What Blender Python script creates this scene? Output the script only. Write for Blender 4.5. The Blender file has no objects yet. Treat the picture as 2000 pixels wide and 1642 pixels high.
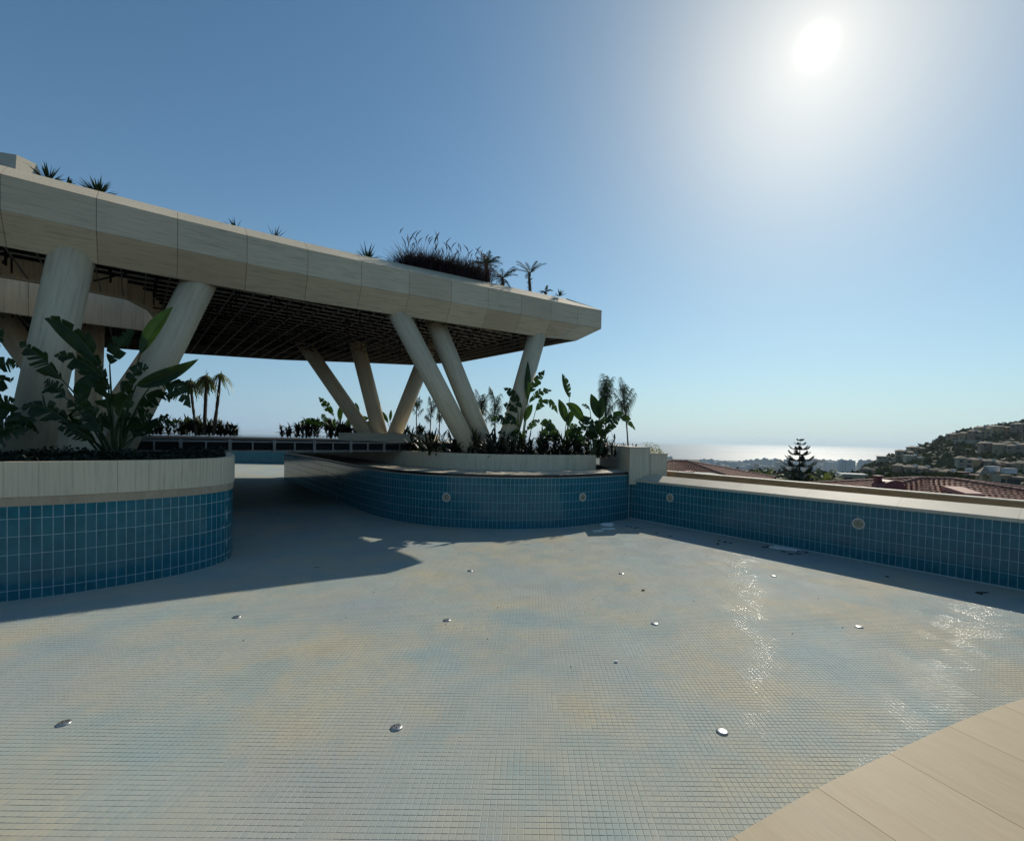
import bpy, bmesh, math, random
import numpy as np
from mathutils import Vector, Matrix

# ------------------------------------------------------------------ camera, light, exposure
scene = bpy.context.scene
COL = scene.collection
EYE = Vector((0.0, 0.0, 2.70))
cam_d = bpy.data.cameras.new('camera')
cam = bpy.data.objects.new('camera', cam_d)
COL.objects.link(cam)
scene.camera = cam
yaw, pitch, roll = math.radians(-0.7), math.radians(-1.14), math.radians(1.18)
fw = Vector((-math.sin(yaw) * math.cos(pitch), math.cos(yaw) * math.cos(pitch), math.sin(pitch)))
rt = Vector((math.cos(yaw), math.sin(yaw), 0.0))
up = rt.cross(fw)
r2 = math.cos(roll) * rt + math.sin(roll) * up
u2 = -math.sin(roll) * rt + math.cos(roll) * up
m = Matrix((r2, u2, -fw)).transposed().to_4x4()
m.translation = EYE
cam.matrix_world = m
cam_d.sensor_fit = 'HORIZONTAL'
cam_d.sensor_width = 36.0
cam_d.lens = 911.0 / 2000.0 * 36.0
cam_d.shift_x = -50.0 / 2000.0
cam_d.shift_y = 54.0 / 2000.0
cam_d.clip_start = 0.05
cam_d.clip_end = 90000.0

SUN = Vector((0.4076, 0.6937, 0.5868)).normalized()
sun_el = math.asin(SUN.z)
sun_az = math.atan2(SUN.x, SUN.y)
sd = bpy.data.lights.new('sun', 'SUN')
sd.energy = 3.2
sd.angle = math.radians(0.5)
sd.color = (1.0, 0.925, 0.79)
so = bpy.data.objects.new('sun', sd)
COL.objects.link(so)
so.location = (30, 50, 45)
so.rotation_euler = (-SUN).to_track_quat('-Z', 'Y').to_euler()

world = bpy.data.worlds.new('World')
scene.world = world
world.use_nodes = True
wn, wl = world.node_tree.nodes, world.node_tree.links
wn.clear()
sky = wn.new('ShaderNodeTexSky')
sky.sky_type = 'NISHITA'
sky.sun_disc = False
sky.sun_elevation = sun_el
sky.sun_rotation = sun_az
sky.altitude = 90.0
sky.air_density = 1.0
sky.dust_density = 0.35
sky.ozone_density = 2.2
bg = wn.new('ShaderNodeBackground')
bg.inputs['Strength'].default_value = 0.07
# bright aureole of scattered light close round the sun
tc = wn.new('ShaderNodeTexCoord')
dot = wn.new('ShaderNodeVectorMath'); dot.operation = 'DOT_PRODUCT'
nrm = wn.new('ShaderNodeVectorMath'); nrm.operation = 'NORMALIZE'
wl.new(tc.outputs['Generated'], nrm.inputs[0])
wl.new(nrm.outputs[0], dot.inputs[0])
dot.inputs[1].default_value = SUN
def mth(op, a, b=None, c=None):
    n = wn.new('ShaderNodeMath'); n.operation = op
    for i, v in enumerate((a, b, c)):
        if v is None: continue
        if isinstance(v, (int, float)): n.inputs[i].default_value = v
        else: wl.new(v, n.inputs[i])
    return n.outputs[0]
cosang = mth('MAXIMUM', dot.outputs['Value'], 0.0)
g1 = mth('ADD', mth('MULTIPLY', mth('POWER', cosang, 6000.0), 0.8), mth('MULTIPLY', mth('POWER', cosang, 500.0), 0.10))
g2 = mth('MULTIPLY', mth('POWER', cosang, 60.0), 0.14)
g3 = mth('MULTIPLY', mth('POWER', cosang, 14.0), 0.09)
gsum = mth('ADD', mth('ADD', g1, g2), g3)
glow = wn.new('ShaderNodeBackground')
glow.inputs['Color'].default_value = (1.0, 0.965, 0.80, 1)
wl.new(gsum, glow.inputs['Strength'])
add = wn.new('ShaderNodeAddShader')
out = wn.new('ShaderNodeOutputWorld')
# pale marine haze low over the horizon, brighter on the sun's side; slightly cyan clear sky above
sep = wn.new('ShaderNodeSeparateXYZ'); wl.new(nrm.outputs[0], sep.inputs[0])
low = mth('POWER', 2.718, mth('MULTIPLY', mth('MAXIMUM', sep.outputs['Z'], 0.0), -6.0))
def wmix(fac, a, b_, mode='MIX'):
    n = wn.new('ShaderNodeMix'); n.data_type = 'RGBA'; n.blend_type = mode
    for sck, v in ((n.inputs[0], fac), (n.inputs[6], a), (n.inputs[7], b_)):
        if isinstance(v, tuple): sck.default_value = (*v, 1)
        elif isinstance(v, float): sck.default_value = v
        else: wl.new(v, sck)
    return n.outputs[2]
hz = wmix(mth('POWER', cosang, 2.0), (3.5, 5.3, 7.9), (7.8, 8.9, 8.9))
tinted = wmix(1.0, sky.outputs[0], wmix(mth('POWER', cosang, 16.0), (0.76, 1.08, 1.12), (0.98, 0.99, 0.88)), 'MULTIPLY')
wl.new(wmix(mth('MULTIPLY', low, 0.92), tinted, hz), bg.inputs['Color'])
wl.new(bg.outputs[0], add.inputs[0]); wl.new(glow.outputs[0], add.inputs[1])
wl.new(add.outputs[0], out.inputs['Surface'])

vs = scene.view_settings
scene.display_settings.display_device = 'sRGB'
vs.view_transform = 'Standard'
vs.look = 'None'
vs.exposure = 0.25
vs.gamma = 1.0
vs.use_curve_mapping = False

def LS(a, b_, n, endpoint=True): return [float(v) for v in np.linspace(a, b_, n, endpoint=endpoint)]
_one = ['', 'first', 'second', 'third', 'fourth', 'fifth', 'sixth', 'seventh', 'eighth', 'ninth', 'tenth', 'eleventh', 'twelfth', 'thirteenth', 'fourteenth', 'fifteenth', 'sixteenth', 'seventeenth', 'eighteenth', 'nineteenth']
_ten = ['', '', 'twent', 'thirt', 'fort', 'fift', 'sixt', 'sevent', 'eight', 'ninet']
def ordinal(n):
    if n >= 100: return 'hundredth' if n == 100 else 'hundred-and-' + ordinal(n - 100)
    if n < 20: return _one[n]
    return _ten[n // 10] + ('ieth' if n % 10 == 0 else 'y-' + _one[n % 10])
random.seed(11)
rng = np.random.default_rng(7)

# ------------------------------------------------------------------ materials
MATS = {}
def new_mat(name):
    mt = bpy.data.materials.new(name); mt.use_nodes = True
    nt = mt.node_tree; nt.nodes.clear()
    o = nt.nodes.new('ShaderNodeOutputMaterial')
    b = nt.nodes.new('ShaderNodeBsdfPrincipled')
    nt.links.new(b.outputs[0], o.inputs['Surface'])
    MATS[name] = mt
    return mt, nt, b, o
def nd(nt, typ, **kw):
    n = nt.nodes.new(typ)
    for k, v in kw.items(): setattr(n, k, v)
    return n
def pos(nt, scale=(1, 1, 1), obj=False):
    mp = nd(nt, 'ShaderNodeMapping')
    mp.inputs['Scale'].default_value = scale
    if obj:
        t = nd(nt, 'ShaderNodeTexCoord'); nt.links.new(t.outputs['Object'], mp.inputs[0])
    else:
        g = nd(nt, 'ShaderNodeNewGeometry'); nt.links.new(g.outputs['Position'], mp.inputs[0])
    return mp.outputs[0]
def noise(nt, vec, scale=5.0, detail=4.0, rough=0.55):
    n = nd(nt, 'ShaderNodeTexNoise')
    n.inputs['Scale'].default_value = scale; n.inputs['Detail'].default_value = detail
    n.inputs['Roughness'].default_value = rough
    nt.links.new(vec, n.inputs['Vector'])
    return n.outputs['Fac']
def ramp(nt, fac, stops):
    r = nd(nt, 'ShaderNodeValToRGB')
    el = r.color_ramp.elements
    while len(el) < len(stops): el.new(0.5)
    for e, (p, c) in zip(el, stops):
        e.position = p; e.color = (c[0], c[1], c[2], 1) if hasattr(c, '__len__') else (c, c, c, 1)
    nt.links.new(fac, r.inputs[0])
    return r.outputs[0]
def mix(nt, fac, a, b, mode='MIX'):
    n = nd(nt, 'ShaderNodeMix', data_type='RGBA', blend_type=mode)
    for sock, v in ((n.inputs[0], fac), (n.inputs[6], a), (n.inputs[7], b)):
        if isinstance(v, (int, float)): sock.default_value = v
        elif isinstance(v, tuple): sock.default_value = (v[0], v[1], v[2], 1)
        else: nt.links.new(v, sock)
    return n.outputs[2]
def bump(nt, b, h, strength=0.3, dist=0.01):
    n = nd(nt, 'ShaderNodeBump')
    n.inputs['Strength'].default_value = strength; n.inputs['Distance'].default_value = dist
    nt.links.new(h, n.inputs['Height']); nt.links.new(n.outputs[0], b.inputs['Normal'])
def simple(name, col, rough=0.6, var=0.25, scale=6.0, spec=0.5, metal=0.0, bmp=0.15, obj=False, sc=(1, 1, 1)):
    mt, nt, b, o = new_mat(name)
    n = noise(nt, pos(nt, sc, obj), scale)
    lo = tuple(c * (1 - var) for c in col); hi = tuple(min(1, c * (1 + var)) for c in col)
    nt.links.new(ramp(nt, n, [(0.3, lo), (0.7, hi)]), b.inputs['Base Color'])
    b.inputs['Roughness'].default_value = rough; b.inputs['Metallic'].default_value = metal
    b.inputs['Specular IOR Level'].default_value = spec
    if bmp: bump(nt, b, n, bmp)
    return mt
def travertine(name, col, vein_scale, dark=0.72, tint=0.0, ob=False):
    mt, nt, b, o = new_mat(name)
    v = noise(nt, pos(nt, vein_scale, ob), 1.0, 7.0, 0.62)
    big = noise(nt, pos(nt), 0.7, 3.0)
    pit = noise(nt, pos(nt, tuple(s * 3.0 for s in vein_scale), ob), 1.0, 3.0, 0.7)
    lo = tuple(c * dark for c in col)
    base = ramp(nt, v, [(0.34, lo), (0.47, col), (0.64, tuple(min(1, c * 1.14) for c in col))])
    base = mix(nt, 0.35, base, ramp(nt, big, [(0.35, tuple(c * 0.82 for c in col)), (0.65, tuple(min(1, c * 1.12) for c in col))]))
    base = mix(nt, ramp(nt, pit, [(0.30, 0.65), (0.38, 0.0)]), base, tuple(c * 0.5 for c in col))
    if tint:
        oi = nd(nt, 'ShaderNodeObjectInfo')
        base = mix(nt, ramp(nt, oi.outputs['Random'], [(0.0, 0.0), (0.80, 0.05), (0.84, 0.7), (1.0, 0.9)]), base,
                   mix(nt, tint, base, (0.46, 0.36, 0.245)))
        base = mix(nt, 0.8, base, mix(nt, 1.0, base, ramp(nt, oi.outputs['Random'], [(0.0, 0.84), (0.3, 1.0), (1.0, 0.93)]), 'MULTIPLY'))
    nt.links.new(base, b.inputs['Base Color'])
    b.inputs['Roughness'].default_value = 0.62
    bump(nt, b, v, 0.25, 0.004)
    return mt
travertine('travertine_horizontal', (0.56, 0.485, 0.34), (1.5, 1.5, 26.0), 0.60, 0.5)
travertine('travertine_vertical', (0.60, 0.51, 0.36), (26.0, 26.0, 0.9), 0.60, 0.0)
travertine('travertine_column', (0.56, 0.475, 0.33), (13.0, 13.0, 1.1), 0.74, 0.0, True)
travertine('travertine_tan', (0.40, 0.31, 0.21), (9.0, 9.0, 4.0), 0.8, 0.0)
def paving():
    mt, nt, b, o = new_mat('travertine_paving')
    g = nd(nt, 'ShaderNodeNewGeometry')
    def dt(v):
        n = nd(nt, 'ShaderNodeVectorMath', operation='DOT_PRODUCT'); n.inputs[1].default_value = v
        nt.links.new(g.outputs['Position'], n.inputs[0]); return n.outputs['Value']
    cb = nd(nt, 'ShaderNodeCombineXYZ'); nt.links.new(dt((7.5, 3.2, 0)), cb.inputs[0]); nt.links.new(dt((0.35, -0.8, 0)), cb.inputs[1])
    oi = nd(nt, 'ShaderNodeObjectInfo'); sc_ = nd(nt, 'ShaderNodeMath', operation='MULTIPLY'); sc_.inputs[1].default_value = 37.0
    nt.links.new(oi.outputs['Random'], sc_.inputs[0]); nt.links.new(sc_.outputs[0], cb.inputs[2])
    v = noise(nt, cb.outputs[0], 1.0, 8.0, 0.6)
    fine = noise(nt, cb.outputs[0], 9.0, 4.0, 0.7)
    c = ramp(nt, v, [(0.30, (0.30, 0.24, 0.15)), (0.45, (0.345, 0.28, 0.18)), (0.55, (0.36, 0.295, 0.195)), (0.70, (0.33, 0.28, 0.20))])
    c = mix(nt, 0.5, c, mix(nt, 1.0, c, ramp(nt, fine, [(0.35, 0.88), (0.6, 1.05)]), 'MULTIPLY'))
    st = noise(nt, pos(nt), 3.2, 7.0, 0.75)
    c = mix(nt, ramp(nt, st, [(0.60, 0.0), (0.70, 0.5)]), c, (0.42, 0.35, 0.24))
    c = mix(nt, 1.0, c, ramp(nt, oi.outputs['Random'], [(0.0, 0.93), (1.0, 1.05)]), 'MULTIPLY')
    c = mix(nt, 1.0, c, (1.08, 1.03, 0.93), 'MULTIPLY')
    nt.links.new(c, b.inputs['Base Color']); b.inputs['Roughness'].default_value = 0.6; b.inputs['Specular IOR Level'].default_value = 0.3
    bump(nt, b, fine, 0.2, 0.003)
paving()
travertine('travertine_coping', (0.52, 0.46, 0.35), (1.5, 1.5, 5.0), 0.85, 0.0)
simple('sandstone_wall', (0.36, 0.235, 0.12), 0.8, 0.2, 3.0, sc=(1, 1, 5))
simple('joint_dark', (0.10, 0.09, 0.072), 0.9)
simple('dark_trim', (0.022, 0.018, 0.017), 0.35, 0.2)
simple('bridge_paving', (0.05, 0.044, 0.038), 0.95, 0.25, 4.0, spec=0.05)
simple('ceiling_board', (0.52, 0.49, 0.44), 0.9, 0.3, 2.5)
simple('black_steel', (0.010, 0.0095, 0.009), 0.7, 0.2, spec=0.15)
simple('grey_channel', (0.14, 0.135, 0.125), 0.5, 0.15, metal=0.2)
simple('bridge_metal', (0.17, 0.17, 0.165), 0.4, 0.15, metal=0.5)
simple('grout', (0.38, 0.48, 0.48), 0.9, 0.12, 20.0)
simple('mosaic_grout', (0.36, 0.37, 0.325), 0.85, 0.18, 3.0)
simple('soil', (0.035, 0.025, 0.018), 1.0, 0.4, 14.0)
simple('white_plastic', (0.62, 0.60, 0.54), 0.4, 0.08)
simple('aged_plastic', (0.36, 0.31, 0.21), 0.5, 0.3, 40.0)
simple('plaster_shard', (0.78, 0.77, 0.72), 0.85, 0.15, 12.0)
simple('dry_leaf', (0.055, 0.042, 0.03), 0.8, 0.4, 20.0)
simple('steel_disc', (0.42, 0.42, 0.41), 0.32, 0.12, 30.0, metal=0.75)
simple('roof_tile_red', (0.27, 0.12, 0.078), 0.8, 0.5, 3.5)
simple('roof_ridge_red', (0.17, 0.08, 0.06), 0.8, 0.35, 4.0)
simple('maroon_paint', (0.17, 0.045, 0.045), 0.6, 0.2)
simple('skylight_pink', (0.46, 0.23, 0.17), 0.6, 0.1)
simple('house_cream', (0.37, 0.28, 0.165), 0.9, 0.12, 0.3)
simple('house_pink', (0.32, 0.22, 0.15), 0.9, 0.12, 0.3)
simple('house_pale', (0.38, 0.32, 0.22), 0.9, 0.12, 0.3)
simple('house_roof', (0.27, 0.21, 0.15), 0.9, 0.2, 0.5)
simple('house_roof_white', (0.52, 0.51, 0.48), 0.7, 0.05, 0.5)
simple('far_window', (0.045, 0.047, 0.05), 0.3, 0.3, 0.5)
simple('block_pale', (0.58, 0.59, 0.58), 0.9, 0.12, 0.05)
simple('block_warm', (0.55, 0.49, 0.42), 0.9, 0.12, 0.05)
simple('block_recess', (0.28, 0.29, 0.31), 0.9, 0.1, 0.05)
simple('bark', (0.10, 0.078, 0.058), 0.95, 0.4, 30.0, bmp=0.6)
simple('bark_far', (0.07, 0.055, 0.04), 0.95, 0.3, 3.0)
simple('terracotta_soil', (0.13, 0.105, 0.075), 1.0, 0.3, 0.02)

# glazed pool wall tile
mt, nt, b, o = new_mat('blue_glazed_tile')
cell = noise(nt, pos(nt, (1, 1, 1)), 5.5, 1.0)
big = noise(nt, pos(nt), 0.6, 2.0)
c = ramp(nt, cell, [(0.34, (0.011, 0.115, 0.155)), (0.5, (0.013, 0.138, 0.182)), (0.66, (0.020, 0.152, 0.195))])
c = mix(nt, ramp(nt, big, [(0.4, 0.0), (0.7, 0.3)]), c, (0.022, 0.12, 0.155))
sm = noise(nt, pos(nt, (1, 1, 0.6)), 2.2, 5.0, 0.65)
c = mix(nt, ramp(nt, sm, [(0.5, 0.0), (0.85, 0.12)]), c, (0.055, 0.12, 0.14))
nt.links.new(c, b.inputs['Base Color'])
nt.links.new(ramp(nt, noise(nt, pos(nt), 3.0), [(0.3, 0.07), (0.7, 0.16)]), b.inputs['Roughness'])
b.inputs['Specular IOR Level'].default_value = 0.32
bump(nt, b, noise(nt, pos(nt), 7.0, 2.0), 0.05, 0.01)

# mosaic: every tile has its own colour, clouds of cream, tan, blue-grey and teal
PITCH = 0.0513
def off(nt, v, d):
    a = nd(nt, 'ShaderNodeVectorMath', operation='ADD'); a.inputs[1].default_value = d
    nt.links.new(v, a.inputs[0]); return a.outputs[0]
def mosaic_mat(mname, rgh, spc):
    mt, nt, b, o = new_mat(mname)
    g = nd(nt, 'ShaderNodeNewGeometry')
    dv = nd(nt, 'ShaderNodeVectorMath', operation='DIVIDE'); dv.inputs[1].default_value = (PITCH, PITCH, 1000.0)
    fl = nd(nt, 'ShaderNodeVectorMath', operation='FLOOR')
    nt.links.new(g.outputs['Position'], dv.inputs[0]); nt.links.new(dv.outputs[0], fl.inputs[0])
    wn1 = nd(nt, 'ShaderNodeTexWhiteNoise', noise_dimensions='2D'); nt.links.new(fl.outputs[0], wn1.inputs['Vector'])
    scv = nd(nt, 'ShaderNodeVectorMath', operation='SCALE'); scv.inputs['Scale'].default_value = PITCH
    nt.links.new(fl.outputs[0], scv.inputs[0])
    cv = scv.outputs[0]
    n1 = noise(nt, cv, 0.62, 3.0, 0.6)
    n2 = noise(nt, off(nt, cv, (31, 7, 3)), 1.05, 4.0, 0.62)
    n3 = noise(nt, off(nt, cv, (5, 61, 9)), 0.42, 2.0, 0.5)
    def jit(f, amt):
        a_ = nd(nt, 'ShaderNodeMath', operation='MULTIPLY_ADD'); a_.inputs[1].default_value = amt; nt.links.new(wn1.outputs['Value'], a_.inputs[0]); nt.links.new(f, a_.inputs[2])
        s_ = nd(nt, 'ShaderNodeMath', operation='SUBTRACT'); s_.inputs[1].default_value = amt / 2; nt.links.new(a_.outputs[0], s_.inputs[0]); return s_.outputs[0]
    n1, n2, n3 = jit(n1, 0.10), jit(n2, 0.09), jit(n3, 0.07)
    cream = (0.395, 0.40, 0.335)
    col = ramp(nt, n1, [(0.34, (0.35, 0.40, 0.375)), (0.52, cream), (0.64, (0.44, 0.405, 0.30)), (0.78, (0.41, 0.37, 0.27))])
    col = mix(nt, ramp(nt, n2, [(0.50, 0.0), (0.62, 0.42), (0.76, 0.7)]), col, (0.225, 0.335, 0.355))
    col = mix(nt, ramp(nt, n3, [(0.50, 0.0), (0.66, 0.55)]), col, (0.30, 0.34, 0.355))
    rnd = ramp(nt, wn1.outputs['Value'], [(0.0, 0.95), (0.5, 1.0), (1.0, 1.035)])
    col = mix(nt, 1.0, col, rnd, 'MULTIPLY')
    dust = noise(nt, pos(nt), 1.1, 6.0, 0.7)
    col = mix(nt, ramp(nt, dust, [(0.45, 0.0), (0.75, 0.30)]), col, (0.35, 0.34, 0.29))
    nt.links.new(col, b.inputs['Base Color'])
    b.inputs['Roughness'].default_value = rgh
    b.inputs['Specular IOR Level'].default_value = spc
mosaic_mat('mosaic_glaze', 0.6, 0.06)
mosaic_mat('mosaic_edge', 0.12, 0.022)

def leafmat(name, col, trans=0.3, rough=0.5, var=0.35, scale=3.0):
    mt, nt, b, o = new_mat(name)
    n = noise(nt, pos(nt), scale)
    c = ramp(nt, n, [(0.3, tuple(x * (1 - var) for x in col)), (0.7, tuple(x * (1 + var) for x in col))])
    nt.links.new(c, b.inputs['Base Color'])
    b.inputs['Roughness'].default_value = rough; b.inputs['Specular IOR Level'].default_value = 0.3
    t = nd(nt, 'ShaderNodeBsdfTranslucent')
    nt.links.new(mix(nt, 1.0, c, (1.7, 1.75, 0.7), 'MULTIPLY'), t.inputs['Color'])
    mx = nd(nt, 'ShaderNodeMixShader'); mx.inputs[0].default_value = trans
    nt.links.new(b.outputs[0], mx.inputs[1]); nt.links.new(t.outputs[0], mx.inputs[2])
    nt.links.new(mx.outputs[0], o.inputs['Surface'])
leafmat('banana_leaf', (0.019, 0.042, 0.012), 0.45, 0.36)
leafmat('leaf_stalk', (0.05, 0.075, 0.03), 0.0, 0.5)
leafmat('cane_leaf', (0.014, 0.022, 0.011), 0.15, 0.45)
leafmat('ground_cover', (0.010, 0.020, 0.010), 0.1, 0.5, 0.5, 9.0)
leafmat('palm_leaf', (0.03, 0.045, 0.024), 0.2, 0.45)
leafmat('pale_palm_leaf', (0.11, 0.13, 0.055), 0.3, 0.45)
leafmat('yucca_leaf', (0.02, 0.04, 0.022), 0.1, 0.4)
leafmat('purple_grass', (0.035, 0.022, 0.030), 0.25, 0.6)
leafmat('grass_plume', (0.09, 0.06, 0.065), 0.3, 0.8)
leafmat('yellow_shrub', (0.16, 0.17, 0.03), 0.3, 0.5)
leafmat('far_foliage', (0.026, 0.036, 0.018), 0.12, 0.8, 0.5, 0.12)
leafmat('far_foliage_dark', (0.015, 0.022, 0.014), 0.08, 0.8, 0.4, 0.2)
leafmat('pine_needle', (0.022, 0.042, 0.026), 0.1, 0.6, 0.4, 1.0)

# terrain, sea
mt, nt, b, o = new_mat('hillside')
n = noise(nt, pos(nt), 0.02, 8.0, 0.65)
nt.links.new(ramp(nt, n, [(0.32, (0.028, 0.038, 0.02)), (0.5, (0.055, 0.06, 0.035)), (0.62, (0.11, 0.095, 0.07)), (0.75, (0.16, 0.14, 0.11))]), b.inputs['Base Color'])
b.inputs['Roughness'].default_value = 1.0
bump(nt, b, noise(nt, pos(nt), 0.25, 6.0), 0.8, 1.5)
mt, nt, b, o = new_mat('sea_water')
b.inputs['Base Color'].default_value = (0.012, 0.04, 0.075, 1)
nt.links.new(ramp(nt, noise(nt, pos(nt, (0.25, 1, 1)), 0.0012, 5.0), [(0.35, 0.44), (0.65, 0.52)]), b.inputs['Roughness'])
b.inputs['IOR'].default_value = 1.33
bump(nt, b, noise(nt, pos(nt, (0.5, 1, 1)), 0.02, 5.0), 0.35, 4.0)

# ------------------------------------------------------------------ mesh helpers
def mesh_from(name, V, F, mats, smooth=False, mi=None):
    me = bpy.data.meshes.new(name)
    V = np.asarray(V, dtype=np.float32).reshape(-1, 3)
    if isinstance(F, np.ndarray):
        n, k = F.shape
        me.vertices.add(len(V)); me.vertices.foreach_set('co', V.ravel())
        me.loops.add(n * k); me.loops.foreach_set('vertex_index', F.astype(np.int32).ravel())
        me.polygons.add(n)
        me.polygons.foreach_set('loop_start', np.arange(0, n * k, k, dtype=np.int32))
        me.polygons.foreach_set('loop_total', np.full(n, k, dtype=np.int32))
        me.update(calc_edges=True)
    else:
        me.from_pydata(V.tolist(), [], F)
        me.update()
    if isinstance(mats, str): mats = [mats]
    for mm in mats: me.materials.append(MATS[mm])
    if mi is not None: me.polygons.foreach_set('material_index', np.asarray(mi, dtype=np.int32))
    me.polygons.foreach_set('use_smooth', np.full(len(me.polygons), bool(smooth)))
    return me
def origin_of(o):
    v = Vector((0, 0, 0))
    while o is not None:
        v += o.location; o = o.parent
    return v
def obj(name, V, F, mats, parent=None, smooth=False, mi=None, at=None):
    """one mesh object; V in world coordinates"""
    V = np.asarray(V, dtype=np.float64).reshape(-1, 3)
    at = Vector(at) if at is not None else (origin_of(parent) if parent else Vector((0, 0, 0)))
    me = mesh_from(name, V - np.array(at), F, mats, smooth, mi)
    o = bpy.data.objects.new(name, me); COL.objects.link(o)
    if parent is not None:
        o.parent = parent; o.location = at - origin_of(parent)
    else: o.location = at
    return o
def inst(name, me, parent, loc, rot=(0, 0, 0), scale=(1, 1, 1)):
    """another object on shared mesh data; loc in world coordinates"""
    o = bpy.data.objects.new(name, me); COL.objects.link(o)
    if parent is not None: o.parent = parent; loc = Vector(loc) - origin_of(parent)
    o.location = loc; o.rotation_euler = rot; o.scale = scale
    return o
def tag(o, label=None, cat=None, group=None, kind=None):
    if label: o['label'] = label
    if cat: o['category'] = cat
    if group: o['group'] = group
    if kind: o['kind'] = kind
    return o
def thing(name, loc, label, cat, group=None):
    o = bpy.data.objects.new(name, None); COL.objects.link(o)
    o.location = loc; o.empty_display_size = 0.2
    return tag(o, label, cat, group)
class MB:
    def __init__(s): s.V = []; s.F = []; s.M = []; s.m = 0
    def add(s, V, F):
        k = len(s.V); s.V += [tuple(v) for v in V]
        s.F += [tuple(i + k for i in f) for f in F]; s.M += [s.m] * len(F)
    def box(s, c, d, rz=0.0, bev=0.0):
        cx, cy, cz = c; x, y, z = d[0] / 2, d[1] / 2, d[2] / 2
        cs, sn = math.cos(rz), math.sin(rz)
        P = []
        for (a, b_, c_) in ((-x, -y, -z), (x, -y, -z), (x, y, -z), (-x, y, -z), (-x, -y, z), (x, -y, z), (x, y, z), (-x, y, z)):
            P.append((cx + a * cs - b_ * sn, cy + a * sn + b_ * cs, cz + c_))
        s.add(P, [(0, 3, 2, 1), (4, 5, 6, 7), (0, 1, 5, 4), (1, 2, 6, 5), (2, 3, 7, 6), (3, 0, 4, 7)])
    def tube(s, pts, rad, n=8, cap=True):
        pts = [Vector(p) for p in pts]
        if not hasattr(rad, '__len__'): rad = [rad] * len(pts)
        V = []; F = []
        prev = None
        for i, p in enumerate(pts):
            t = (pts[min(i + 1, len(pts) - 1)] - pts[max(i - 1, 0)]).normalized()
            ref = Vector((0, 0, 1)) if abs(t.z) < 0.95 else Vector((1, 0, 0))
            if prev is None: a = t.cross(ref).normalized()
            else: a = (prev - t * prev.dot(t)).normalized()
            prev = a; b_ = t.cross(a)
            for k in range(n):
                th = 2 * math.pi * k / n
                V.append(p + rad[i] * (math.cos(th) * a + math.sin(th) * b_))
        for i in range(len(pts) - 1):
            for k in range(n):
                k2 = (k + 1) % n
                F.append((i * n + k, i * n + k2, (i + 1) * n + k2, (i + 1) * n + k))
        if cap:
            F.append(tuple(range(n - 1, -1, -1))); F.append(tuple((len(pts) - 1) * n + k for k in range(n)))
        s.add(V, F)
    def obj(s, name, mats, parent=None, smooth=False, at=None):
        return obj(name, s.V, s.F, mats, parent, smooth, s.M, at)
def prism(poly, z0, z1):
    n = len(poly)
    V = [(p[0], p[1], z0) for p in poly] + [(p[0], p[1], z1) for p in poly]
    F = [tuple(range(n - 1, -1, -1)), tuple(range(n, 2 * n))]
    for i in range(n):
        j = (i + 1) % n; F.append((i, j, n + j, n + i))
    return V, F
def catmull(pts, per=8):
    P = [np.array(p, float) for p in pts]
    P = [2 * P[0] - P[1]] + P + [2 * P[-1] - P[-2]]
    outp = []
    for i in range(1, len(P) - 2):
        for t in LS(0, 1, per, False):
            a, b_, c_, d_ = P[i - 1], P[i], P[i + 1], P[i + 2]
            outp.append(0.5 * (2 * b_ + (c_ - a) * t + (2 * a - 5 * b_ + 4 * c_ - d_) * t * t + (3 * b_ - a - 3 * c_ + d_) * t ** 3))
    outp.append(P[-2]); return np.array(outp)
def resample(pl, step, start=0.0):
    seg = np.linalg.norm(np.diff(pl, axis=0), axis=1); s = np.concatenate([[0], np.cumsum(seg)])
    n = int((s[-1] - start) / step)
    q = start + step * np.arange(n + 1)
    return np.stack([np.interp(q, s, pl[:, i]) for i in range(2)], 1)
def normals(pl, side):
    t = np.gradient(pl, axis=0); t /= np.linalg.norm(t, axis=1)[:, None] + 1e-12
    return np.stack([t[:, 1], -t[:, 0]], 1) * side     # side=+1: right of travel
def band(pl, nout, z0, z1, o_out, o_in, zslope=0.0):
    """closed ring-section strip: outer face at pl+n*o_out, inner at pl+n*o_in; top outer edge z1-zslope"""
    n = len(pl); A = pl + nout * o_out; B = pl + nout * o_in
    V = [(p[0], p[1], z0) for p in A] + [(p[0], p[1], z1 - zslope) for p in A] + [(p[0], p[1], z1) for p in B] + [(p[0], p[1], z0) for p in B]
    F = []
    for i in range(n - 1):
        for r in range(4):
            r2_ = (r + 1) % 4
            F.append((r * n + i, r * n + i + 1, r2_ * n + i + 1, r2_ * n + i))
    F.append((0, n, 2 * n, 3 * n)); F.append((n - 1, 4 * n - 1, 3 * n - 1, 2 * n - 1))
    return V, F
def fill_poly(name, loops, z, mats, parent, flip=False):
    bm = bmesh.new()
    es = []
    for lp in loops:
        vs_ = [bm.verts.new((p[0], p[1], z)) for p in lp]
        for i in range(len(vs_)): es.append(bm.edges.new((vs_[i], vs_[(i + 1) % len(vs_)])))
    bmesh.ops.triangle_fill(bm, use_beauty=True, use_dissolve=False, edges=es)
    bm.verts.ensure_lookup_table(); bm.verts.index_update()
    V = [v.co[:] for v in bm.verts]; F = [tuple(v.index for v in f.verts) for f in bm.faces]
    bm.free()
    return obj(name, V, F, mats, parent)
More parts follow.
